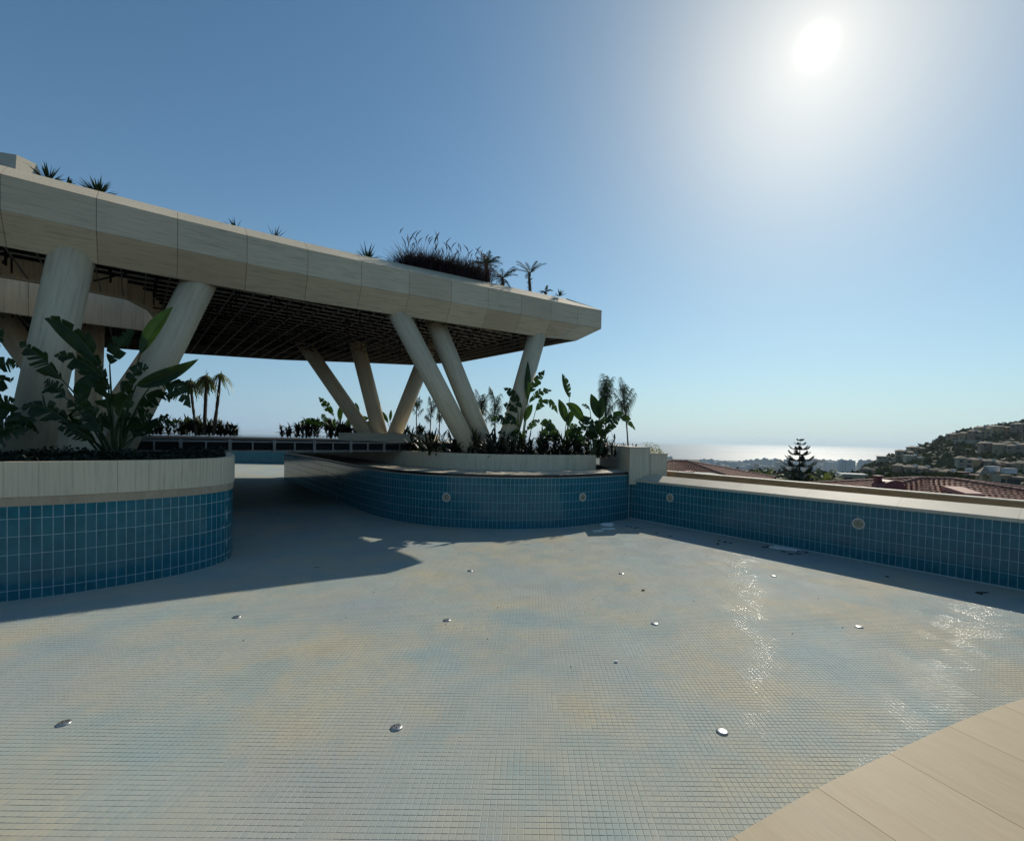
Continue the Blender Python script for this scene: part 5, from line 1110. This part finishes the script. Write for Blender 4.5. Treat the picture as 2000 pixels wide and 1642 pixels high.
# purple fountain grass along the roof edge
rr = random.Random(5); mb = MB()
A0, A1 = Vector((-4.45, 15.45, 8.15)), Vector((-1.85, 16.85, 8.15))
for k in range(5200):
    u = rr.random(); o = A0.lerp(A1, u) + Vector((rr.uniform(-.25, .25), rr.uniform(-.25, .35), 0)); an = rr.uniform(0, 6.28); L = rr.triangular(.35, 1.15, .6) * min(1.0, .55 + u * 4); sp = rr.uniform(.05, .55) + (0.25 if u < .08 else 0)
    d = Vector((math.cos(an) * sp, math.sin(an) * sp, 1)).normalized(); s = Vector((-math.sin(an), math.cos(an), 0)) * .009
    V = []
    for w, uu in ((1, 0), (.9, .4), (.6, .75), (.1, 1)):
        p = o + d * L * uu + Vector((math.cos(an), math.sin(an), -.6)) * L * .38 * uu * uu * (0.5 + sp * 1.6)
        V += [p - s * w, p + s * w]
    mb.add(V, [(0, 1, 3, 2), (2, 3, 5, 4), (4, 5, 7, 6)])
g_ = mb.obj('purple_fountain_grass', 'purple_grass'); tag(g_, 'mass of dark purple fountain grass growing along the roof edge', 'grass', kind='stuff')
mb = MB()
for k in range(46):
    u = rr.random(); o = A0.lerp(A1, u) + Vector((0, rr.uniform(-.2, .3), rr.uniform(.75, 1.1))); an = rr.uniform(0, 6.28); d = Vector((math.cos(an) * .35, math.sin(an) * .35, 1)); L = rr.uniform(.2, .4)
    mb.tube([o, o + d * L * .5, o + d * L + Vector((math.cos(an), math.sin(an), -.3)) * .08], [.004, .018, .004], 5)
g_ = mb.obj('grass_plumes', 'grass_plume'); tag(g_, 'pale seed plumes rising out of the purple fountain grass', 'grass', kind='stuff')
def rosette(loc, label, n, L, seed, group=None, w=.05):
    rr = random.Random(seed); t = thing('yucca', loc, label, 'plant', group)
    mb = MB()
    for k in range(n):
        an = rr.uniform(0, 6.28); el = rr.uniform(.1, 1.45); d = Vector((math.cos(an) * math.cos(el), math.sin(an) * math.cos(el), math.sin(el))); s = d.cross(Vector((0, 0, 1))).normalized() * w * .5; ll = L * rr.uniform(.7, 1.1); o = Vector(loc)
        nrm_ = s.cross(d).normalized() * .012
        mb.add([o - s * .6, o + s * .6, o + d * ll * .45 + s, o + d * ll * .45 - s, o + d * ll, o + d * ll * .45 - nrm_], [(0, 1, 2, 5), (0, 5, 3), (3, 5, 4), (5, 2, 4)])
    mb.obj('spiky_leaves', 'yucca_leaf', t); return t
rosette((-11.0, 10.75, 8.25), 'spiky yucca on the roof nearest the sloping stone block', 40, .42, 1, 'yuccas on the roof edge')
rosette((-10.72, 10.9, 8.2), 'small spiky yucca on the roof between two larger tufts', 18, .26, 2, 'yuccas on the roof edge')
rosette((-10.4, 11.3, 8.25), 'green spiky yucca on the roof above the first panel joint', 60, .44, 3, 'yuccas on the roof edge')
rosette((-5.3, 14.85, 8.2), 'low fan of spiky leaves on the roof left of the purple grass', 26, .55, 4, 'yuccas on the roof edge')
rosette((-7.4, 13.4, 8.18), 'barely visible tuft peeping over the middle of the roof edge', 12, .42, 5, 'yuccas on the roof edge', .03)
rosette((-8.15, 12.85, 8.18), 'tiny leaf tips peeping over the roof edge above the leaning column', 10, .38, 6, 'yuccas on the roof edge', .03)
rosette((0.95, 18.05, 8.2), 'tiny leafy tuft on the roof near its right corner', 16, .34, 9, 'yuccas on the roof edge', .06)
t = thing('shrub', (4.45, 16.8, 2.25), 'small yellow green shrub in the planter box behind the pier', 'shrub')
leaf_cover('foliage', [(4.15, 16.35), (4.68, 16.35), (4.68, 17.6), (4.15, 17.6)], 2.25, 900, .06, 'yellow_shrub', t, .34)
for i, (x, y) in enumerate([(3.45, 17.4), (3.6, 18.4), (3.9, 17.9)]):
    strap_plant((x, y, 2.47), ['nearest', 'farthest', 'rightmost'][i] + ' tuft of tiny leaf tips above the stone pier cap', .17, 24, 400 + i, 'cane_leaf', group='leaf tips above the pier', wide=.03)

# ------------------------------------------------------------------ land, sea
def terr_z(x, y):
    yy = max(y, 1.0); base = max(-86.0, min(-3.5, 1.0 - 0.068 * yy))
    a = math.degrees(math.atan2(x, yy)); b5 = 1.0 - .068 * 560
    hr = float(np.interp(a, RIDGE_AZ, RIDGE_Z)) if a >= 34 else b5
    t_ = min(max((yy - 170) / 390, 0), 1); s = t_ * t_ * (3 - 2 * t_); w = min(max((a - 33.5) / 2.0, 0), 1)
    fall = 1.0 if yy < 600 else max(0, 1 - (yy - 600) / 900)
    return base + (hr - b5) * s * fall * w
az = np.radians(np.concatenate([np.linspace(-100, 22, 40), np.linspace(22.6, 60, 110), np.linspace(62, 100, 12)]))
rd = np.concatenate([np.linspace(0.5, 60, 14), np.geomspace(66, 2500, 110)])
V = []; F = []
for i, a in enumerate(az):
    for j, r in enumerate(rd):
        x, y = r * math.sin(a), r * math.cos(a); z = terr_z(x, y)
        if y > 100: z += (math.sin(x * .031) * math.cos(y * .027) * 1.5 + math.sin(x * .11 + y * .07) * .6) * min(1, (y - 100) / 200) * (1 if z > -84 else 0)
        V.append((x, y, z))
nr = len(rd)
for i in range(len(az) - 1):
    for j in range(nr - 1): F.append((i * nr + j, i * nr + j + 1, (i + 1) * nr + j + 1, (i + 1) * nr + j))
tag(obj('terrain', V, F, 'hillside', None, True), kind='structure')
V = [(-38000, -3000, -87), (38000, -3000, -87), (38000, 36000, -87), (-38000, 36000, -87)]
tag(obj('sea', V, [(0, 1, 2, 3)], 'sea_water'), kind='structure')

# ------------------------------------------------------------------ houses on the hill
def house(i, row, label, group='houses on the hillside right of the sea'):
    (p, w, h, fl, st) = row
    w *= 1.22; x, y = p[0], p[1]; z = p[2] - 1.0; h = h + 1.4; rz = -math.atan2(x, y) + random.uniform(-.35, .35); dp = w * .7
    t = thing('hillside_house', (x, y, z), label, 'house', group)
    wall = ['house_cream', 'house_pink', 'house_pale', 'house_pale', 'house_cream'][st]
    mb = MB()
    wings = [(0, 0, w, dp, h)] if fl < 2 else [(-w * .22, 0, w * .56, dp, h), (w * .27, dp * .12, w * .46, dp * .8, h * random.uniform(.8, .95))]
    cs, sn = math.cos(rz), math.sin(rz)
    def G_(a, b_): return (x + a * cs - b_ * sn, y + a * sn + b_ * cs)
    for (a, b_, ww, dd, hh) in wings:
        gx_, gy_ = G_(a, b_ + dp * .5); mb.box((gx_, gy_, z + hh / 2 - 2), (ww, dd, hh + 4), rz)
    mb.obj('wall', wall, t)
    rm = MB()
    for (a, b_, ww, dd, hh) in wings:
        gx_, gy_ = G_(a, b_ + dp * .5); rm.box((gx_, gy_, z + hh + .15), (ww + .9, dd + .9, .3), rz)
        if st in (0, 1, 3):   # low hipped cap
            c4 = [G_(a + sx * (ww / 2 + .4), b_ + dp * .5 + sy * (dd / 2 + .4)) for sx, sy in ((-1, -1), (1, -1), (1, 1), (-1, 1))]
            r1, r2_ = G_(a - ww * .15, b_ + dp * .5), G_(a + ww * .15, b_ + dp * .5)
            Z = z + hh + .3; rm.add([(*c, Z) for c in c4] + [(*r1, Z + 1.1), (*r2_, Z + 1.1)], [(0, 1, 5, 4), (1, 2, 5), (2, 3, 4, 5), (3, 0, 4)])
    rm.obj('roof', 'roof_ridge_red' if st == 4 else ('house_roof_white' if st == 2 and i % 2 else 'house_roof'), t)
    nfl = max(1, fl); fh = h / nfl
    ncol = max(2, int(w / 3.2)); mb = MB(); mb.box((0, 0, 0), (1.8, .25, fh * .55)); wme = mesh_from('window', mb.V, mb.F, 'far_window')
    mb = MB(); mb.box((0, 0, 0), (w * .30, 1.5, .25)); mb.box((0, -.65, .5), (w * .30, .12, .9)); bme = mesh_from('balcony', mb.V, mb.F, wall)
    for f in range(nfl):
        zz = z + fh * (f + .52)
        for c in range(ncol):
            if random.random() < .12: continue
            a = -w / 2 + w * (c + .5) / ncol; face = -0.02 if a < w * .06 else dp * (.5 + .12 - .4) - .02
            gx_, gy_ = G_(a, face); inst('window', wme, t, (gx_, gy_, zz), (0, 0, rz))
        if fl >= 2:
            gx_, gy_ = G_(-w * .3 if (i + f) % 2 else -w * .1, -.75); inst('balcony', bme, t, (gx_, gy_, z + fh * f + .9), (0, 0, rz))
    if st != 3 and i % 3 != 1:
        mb = MB(); gx_, gy_ = G_(w * .1, dp * .5); mb.box((gx_, gy_, z + h + 1.0), (1.6, 1.2, .9), rz + .5); mb.obj('water_tank', 'house_roof_white', t)
hl = ['three storey cream house at the left end of the top row with stepped balconies', 'second cream house from the left in the top row', 'narrow pinkish house in the middle of the top row', 'tall four storey house below the twin palms', 'pinkish house in the top row right of the twin palms',
      'broad cream house in the top row near the rounded trees', 'pinkish house of the top row cut by the right edge', 'low pale terrace house with white roofs just under the top row', 'small cream house on the ridge by the dark cypress', 'cream house alone on the ridge above the sea', 'pale low house at the seaward tip of the hill',
      'pale house with a white roof below the ridge house', 'pinkish house left in the row under the round bushes', 'cream house in the row under the round bushes', 'pinkish house right in the row under the round bushes', 'cream house of the third row cut by the right edge',
      'pale grey narrow three storey house in the middle of the slope', 'cream house right of the pale grey narrow one', 'tall pinkish house with a dark tree before it', 'cream house with a white dish on its roof in the fourth row', 'pinkish house right in the fourth row', 'cream house of the fourth row cut by the right edge',
      'pinkish house at the left end of the lowest row', 'second house of the lowest row left of a water tank', 'third house of the lowest row with a garden in front', 'fourth pinkish house of the lowest row', 'house of the lowest row with a flat white canopy',
      'house with a reddish roof just above the red tiled roof', 'small house with a reddish roof right of its twin above the tiled roof', 'cream house in the lower right above the slope of the tiled roof', 'wide pale house with white roof at the lower right']
for i, r in enumerate(HOUSES): house(i, r, hl[i])
vl = ['long low white roofed hall right of the pine tree', 'low pale shed hidden right of the pine', 'low grey building left of the white roofed hall', 'small pinkish tower house above the maroon vent', 'small pink house among valley trees left of the pine', 'small pink house among valley trees right of the near left roof']
for i, r in enumerate(VALLEY_HOUSES): house(i + 1, r, vl[i], 'low buildings in the valley')

# ------------------------------------------------------------------ far apartment blocks
for i, (x, y, w, h) in enumerate(sorted(CITY, key=lambda q: q[0] / q[1])):
    t = thing('apartment_block', (x, y, -86), ordinal(i + 1) + ' hazy apartment block from the left in the coastal row', 'apartment block', 'apartment blocks along the coast')
    rz = -math.atan2(x, y) + random.uniform(-.25, .25); mat = random.choice(('block_pale', 'block_pale', 'block_warm'))
    dp = random.uniform(14, 20); cs, sn = math.cos(rz), math.sin(rz); nb_ = max(2, int(w / 6))
    mb = MB(); mr = MB()
    mb.box((x, y + dp / 2, -86 + h / 2 - 3), (w * .94, dp, h + 6), rz)
    for k in range(nb_):                                # projecting bays and the recesses between them
        a = -w / 2 + w * (k + .5) / nb_
        gx_, gy_ = x + a * cs, y + a * sn; mb.box((gx_ , gy_ - .6, -86 + h / 2 - 3), (w / nb_ * .55, 2.0, h + 4), rz)
    nf_ = int(h / 3.1)
    for k in range(nf_):
        mr.box((x, y - .2, -86 + 3.1 * k + 1.8), (w * .90, 1.0, 1.5), rz)
    mb.obj('wall', mat, t); mr.obj('window_band', 'block_recess', t)
    mb = MB(); mb.box((x + random.uniform(-.2, .2) * w, y + dp / 2, -86 + h + 1.2), (w * .35, 6, 3.0), rz); mb.obj('roof_box', mat, t)

# ------------------------------------------------------------------ trees
def crown_mesh(seed, n=420, kind='round'):
    r = random.Random(seed); V = []; F = []
    lobes = [(Vector((r.uniform(-.28, .28), r.uniform(-.28, .28), r.uniform(.42, .8))), r.uniform(.16, .3)) for _ in range(9)]
    if kind == 'cypress': lobes = [(Vector((0, 0, .15 + .8 * k / 8)), .12 * (1 - k / 10) + .02) for k in range(9)]
    for k in range(n):
        c, rad = r.choice(lobes); d = Vector((r.gauss(0, 1), r.gauss(0, 1), r.gauss(0, 1))).normalized(); p = c + d * rad * r.uniform(.6, 1.08); s = r.uniform(.035, .075)
        a = Vector((r.gauss(0, 1), r.gauss(0, 1), r.gauss(0, 1))).normalized() * s; b_ = a.cross(Vector((r.gauss(0, 1), r.gauss(0, 1), r.gauss(0, 1)))).normalized() * s * .7
        q = len(V); V += [p - a, p + b_, p + a, p - b_]; F.append((q, q + 1, q + 2, q + 3))
    return V, F
tms = []
for k in range(5):
    V, F = crown_mesh(k); tms.append(mesh_from('crown', V, F, 'far_foliage' if k < 3 else 'far_foliage_dark'))
Vc, Fc = crown_mesh(9, 260, 'cypress'); cyp = mesh_from('crown', Vc, Fc, 'far_foliage_dark')
mb = MB(); mb.tube([(0, 0, -.3), (0.02, 0, .25), (0, 0, .6)], [.035, .028, .012], 6); trk = mesh_from('trunk', mb.V, mb.F, 'bark_far')
mb = MB(); rr = random.Random(3)
for k in range(16):
    an = 6.28 * k / 16; frond(mb, (0, 0, .86), (math.cos(an), math.sin(an), rr.uniform(-.1, 1.0)), .22, .5, 8, .02, .09, rr)
pcm = mesh_from('crown', mb.V, mb.F, ['far_foliage_dark', 'bark_far'], mi=mb.M)
mb = MB(); mb.tube([(0, 0, -.1), (0, 0, .86)], [.022, .018], 6); ptr = mesh_from('trunk', mb.V, mb.F, 'bark_far')
def far_tree(p, h, kind, label, group, wide=1.0):
    t = thing('tree' if kind < 2 else ('cypress_tree' if kind == 2 else 'fan_palm'), (p[0], p[1], p[2] - .3), label, 'tree', group)
    rz = random.uniform(0, 6.28); s = h
    if kind == 2: inst('crown', cyp, t, t.location, (0, 0, rz), (s * 1.1, s * 1.1, s)); inst('trunk', trk, t, t.location, (0, 0, 0), (s, s, s * .5))
    elif kind == 3: inst('crown', pcm, t, t.location, (0, 0, rz), (s, s, s)); inst('trunk', ptr, t, t.location, (0, 0, 0), (s, s, s))
    else:
        me = random.choice(tms); f = random.uniform(1.0, 1.7) * wide; inst('crown', me, t, t.location, (0, 0, rz), (s * f, s * f, s)); inst('trunk', trk, t, t.location, (0, 0, 0), (s, s, s))
near_count = {}
def tree_label(x, y):
    k = min(range(len(HOUSES)), key=lambda i: (HOUSES[i][0][0] - x) ** 2 + (HOUSES[i][0][1] - y) ** 2)
    near_count[k] = near_count.get(k, 0) + 1
    return ordinal(near_count[k]) + ' bushy tree by the ' + hl[k]
spec = ['dark bushy tree at the seaward foot of the hill', 'dark pointed cypress standing before the last apartment blocks, left one', 'dark pointed cypress standing before the last apartment blocks, right one', 'pointed cypress on the ridge of the hill', 'left of the twin fan palms on the skyline', 'right of the twin fan palms on the skyline']
for i, (x, y, z, h, k) in enumerate(HILL_TREES):
    if i < 6: far_tree((x, y, z), h, k, spec[i], 'skyline trees of the hill')
    elif i % 3 < 2: far_tree((x, y, z), h * random.uniform(.6, .95), 0 if k < 2 else 3, ' '.join(tree_label(x, y).split()[:16]), 'trees on the hillside')
for i, (x, y, z, h, k) in enumerate(sorted(VALLEY_TREES, key=lambda q: q[0] / q[1])): far_tree((x, y, z), h, 0, ordinal(i + 1) + ' bushy tree from the left in the valley below the apartment blocks', 'trees in the valley', 1.4)
# scrub that reads as one mass
n = 5200; V = []; F = []
for k in range(n):
    a = math.radians(rng.uniform(18, 50)); r = rng.uniform(150, 760) if k % 2 else rng.uniform(240, 1250); x, y = r * math.sin(a), r * math.cos(a)
    z = terr_z(x, y); s = rng.uniform(1.2, 3.2) * (1 + r / 900)
    for q in range(3):
        c = Vector((x + rng.uniform(-s, s), y + rng.uniform(-s, s), z + rng.uniform(.2, 1) * s * .6)); u = Vector(rng.normal(size=3)).normalized() * s * .7; v = u.cross(Vector(rng.normal(size=3))).normalized() * s * .5
        m0 = len(V); V += [c - u, c + v, c + u, c - v]; F.append((m0, m0 + 1, m0 + 2, m0 + 3))
tag(obj('scrub', V, F, 'far_foliage'), 'low green scrub covering the slopes below the houses', 'scrub', kind='stuff')
# Norfolk pine with its tiers of upswept branches
pin = thing('norfolk_pine', (34.75, 60, -9.5), 'tall dark pine with tiers of upswept branches rising above the horizon', 'tree')
mb = MB(); mb.tube([(34.75, 60, -9.5), (34.73, 60, -3), (34.71, 60, 3.2)], [.28, .17, .03], 8); mb.obj('trunk', 'bark_far', pin)
rr = random.Random(2)
tip = 3.35; tiers = 13
mb = MB()
for k in range(tiers):
    dz = 0.15 + (k / (tiers - 1)) ** 1.15 * 9.2; z = tip - dz; R = (0.22 + 2.3 * (min(dz, 5.0) / 5.0) ** .62) * rr.uniform(.9, 1.1)
    nb_ = 5 if k < 3 else 7; a0 = rr.uniform(0, 6.28)
    for b_ in range(nb_):
        an = a0 + 2 * math.pi * b_ / nb_ + rr.uniform(-.1, .1); d = Vector((math.cos(an), math.sin(an), 0)); s = Vector((-d.y, d.x, 0)); o = Vector((34.73, 60, z)); L = R * rr.uniform(.8, 1.1)
        pts = [o + d * L * u + Vector((0, 0, 1)) * L * (-.10 * math.sin(u * 3.1) + .34 * u * u + .03) for u in LS(0, 1, 9)]
        mb.m = 1; mb.tube(pts, [.03 * (1 - .8 * i / 8) for i in range(9)], 4, False); mb.m = 0
        for i in range(1, 9):
            for q in range(13):
                c = pts[i - 1].lerp(pts[i], rr.random()); w = L * .22 * math.sin(math.pi * (i / 9) ** .8) + .05
                e = c + s * rr.choice((-1, 1)) * w * rr.uniform(.6, 1.2) + d * w * .6 + Vector((0, 0, rr.uniform(-.03, .05)))
                t2 = d * .05 + Vector((0, 0, .045)); mb.add([c - t2, e - t2 * .4, e + t2 * .4, c + t2], [(0, 1, 2, 3)])
mb.obj('branches', ['pine_needle', 'bark_far'], pin)
# two date palms either side of the pine
for i, (x, y, z, l) in enumerate([(24.2, 48, -1.2, 'yellow green palm crown left of the tall pine above the parapet'), (30.6, 48, -1.35, 'yellow green palm crown right of the tall pine above the parapet')]):
    palm('crown_palm', (x, y, -9), (x, y, z), l, 30, 2.3, (0.0, 1.35), .38, .55, .05, .5, 500 + i, .22, 'pale_palm_leaf', 'palms beside the tall pine')

# ------------------------------------------------------------------ the two near tiled roofs
def tiled_roof(name, label, ridge_a, ridge_b, eaves, z_eave, wallz, group='red tiled roofs below the parapet'):
    """hipped roof: four eave corners (left-front, right-front, right-back, left-back); real pantile relief, ridge caps"""
    t = thing(name, (sum(e[0] for e in eaves) / 4, sum(e[1] for e in eaves) / 4, wallz), label, 'roof', group)
    E = [Vector((*e, z_eave)) for e in eaves]; A, B_ = Vector(ridge_a), Vector(ridge_b)
    faces = [(E[0], E[1], B_, A), (E[1], E[2], B_, B_), (E[2], E[3], A, B_), (E[3], E[0], A, A)]
    for fi, (p, q, r, s) in enumerate(faces):
        nrow = max(4, int(((s + r) / 2 - (p + q) / 2).length / 0.36)); V = []; F = []
        nrm_ = (q - p).cross((s + r) / 2 - (p + q) / 2).normalized()
        if nrm_.z < 0: nrm_ = -nrm_
        for i in range(nrow):
            v0, v1 = i / nrow, (i + 1) / nrow
            a0, a1 = p.lerp(s, v0), q.lerp(r, v0); b0, b1 = p.lerp(s, v1), q.lerp(r, v1)
            wd = (a1 - a0).length; nc = max(2, int(wd / 0.13))
            dirx = (a1 - a0).normalized() if wd > 1e-6 else (q - p).normalized()
            for j in range(nc + 1):
                u = j / nc; hgt_ = 0.02 + (0.05 if j % 2 else 0)
                lo_ = a0.lerp(a1, u) + nrm_ * (hgt_ + .075); hi_ = b0.lerp(b1, u) + nrm_ * hgt_; base = a0.lerp(a1, u)
                V += [base, lo_, hi_]
            k0 = len(V) - 3 * (nc + 1)
            for j in range(nc):
                k = k0 + 3 * j; F += [(k, k + 3, k + 4, k + 1), (k + 1, k + 4, k + 5, k + 2)]
        o = obj('pantile_field', V, F, 'roof_tile_red', t); o['kind'] = 'stuff'
    cap = MB(); cap.tube([(0, -.2, 0), (0, .2, 0)], [.17, .14], 8); cme = mesh_from('ridge_tile', cap.V, cap.F, 'roof_ridge_red')
    for (p, q) in ((A, B_), (E[0], A), (E[1], B_), (E[3], A), (E[2], B_)):
        d = q - p; L = d.length; n_ = int(L / .36)
        for k in range(n_):
            c = p + d * ((k + .5) / n_) + Vector((0, 0, .06)); r_ = d.to_track_quat('Y', 'Z').to_euler(); inst('ridge_tile', cme, t, c, r_)
    V, F = prism([(p.x * .94 + t.location.x * .06, p.y * .94 + t.location.y * .06) for p in E], wallz, z_eave); obj('wall', V, F, 'house_cream', t)
    return t
r2t = tiled_roof('tiled_roof', 'near red tiled roof at right with sunlit rows and a maroon vent', (24.0, 28.6, .66), (25.6, 28.0, .68), [(16.5, 25.5), (31.0, 19.5), (38.0, 29.5), (20.5, 36.5)], -0.55, -9)
r1t = tiled_roof('tiled_roof', 'smaller reddish tiled roof just right of the stone pier', (13.9, 46, .72), (15.3, 45.5, .72), [(6.5, 42.5), (18.0, 38.0), (24.5, 46.5), (10, 54)], -0.75, -9)
def zof(o_, x, y):
    return 0
vent = thing('barrel_vent', (20.95, 27.2, .1), 'maroon barrel shaped roof vent with a small cap on the near tiled roof', 'vent')
mb = MB(); n = 14; V = []
for y in (26.6, 27.6):
    for k in range(n + 1): a = math.pi * k / n; V.append((20.95 + .62 * math.cos(a), y, .30 + .42 * math.sin(a)))
F = [(k, k + 1, n + 1 + k + 1, n + 1 + k) for k in range(n)] + [tuple(range(n, -1, -1)), tuple(range(n + 1, 2 * n + 2))]
mb.add(V, F); mb.box((20.95, 27.1, -.12), (1.24, 1.0, .84)); mb.obj('barrel_body', 'maroon_paint', vent)
mb = MB(); mb.box((20.5, 27.3, .62), (.28, .28, .55)); mb.box((20.5, 27.3, .90), (.44, .44, .10)); mb.obj('chimney_cap', 'maroon_paint', vent)
sk = thing('roof_hatch', (25.0, 25.3, .1), 'pinkish flat roof hatch on the sunlit slope of the near tiled roof', 'hatch')
V = [(23.45, 26.3, .50), (24.3, 26.0, .50), (24.35, 24.7, .24), (23.5, 24.9, .24)]; V2 = [(a, b_, c - .35) for a, b_, c in V]
obj('hatch_lid', V + V2, [(3, 2, 1, 0)[::-1], (4, 5, 6, 7)[::-1], (0, 1, 5, 4), (1, 2, 6, 5), (2, 3, 7, 6), (3, 0, 4, 7)], 'skylight_pink', sk)
sk2 = thing('roof_hatch', (14.1, 42.0, .1), 'small pinkish roof hatch on the roof right of the pier', 'hatch')
mb = MB(); mb.box((14.0, 41.3, -.05), (.75, .6, .35), .3); mb.obj('hatch_lid', 'skylight_pink', sk2)
vp = thing('vent_pipe', (13.0, 41.2, 0), 'short dark vent pipe on the roof right of the pier', 'vent')
mb = MB(); mb.tube([(13.0, 41.2, -.5), (13.0, 41.2, .12)], [.13, .13], 10); mb.tube([(13.0, 41.2, .10), (13.0, 41.2, .2)], [.2, .06], 10); mb.obj('pipe', 'roof_ridge_red', vp)

# ------------------------------------------------------------------ sea air
hz_m = bpy.data.materials.new('sea_haze'); hz_m.use_nodes = True; nt = hz_m.node_tree; nt.nodes.clear()
o = nt.nodes.new('ShaderNodeOutputMaterial'); pv = nt.nodes.new('ShaderNodeVolumePrincipled')
pv.inputs['Color'].default_value = (0.74, 0.90, 1.0, 1); pv.inputs['Density'].default_value = 0.000055; pv.inputs['Anisotropy'].default_value = 0.3
nt.links.new(pv.outputs[0], o.inputs['Volume']); MATS['sea_haze'] = hz_m
mb = MB(); mb.box((0, 16500, -4.0), (76400, 39400, 168.0)); tag(mb.obj('haze', 'sea_haze', None), 'thin pale sea haze over the bay and the coast', 'haze', kind='stuff')
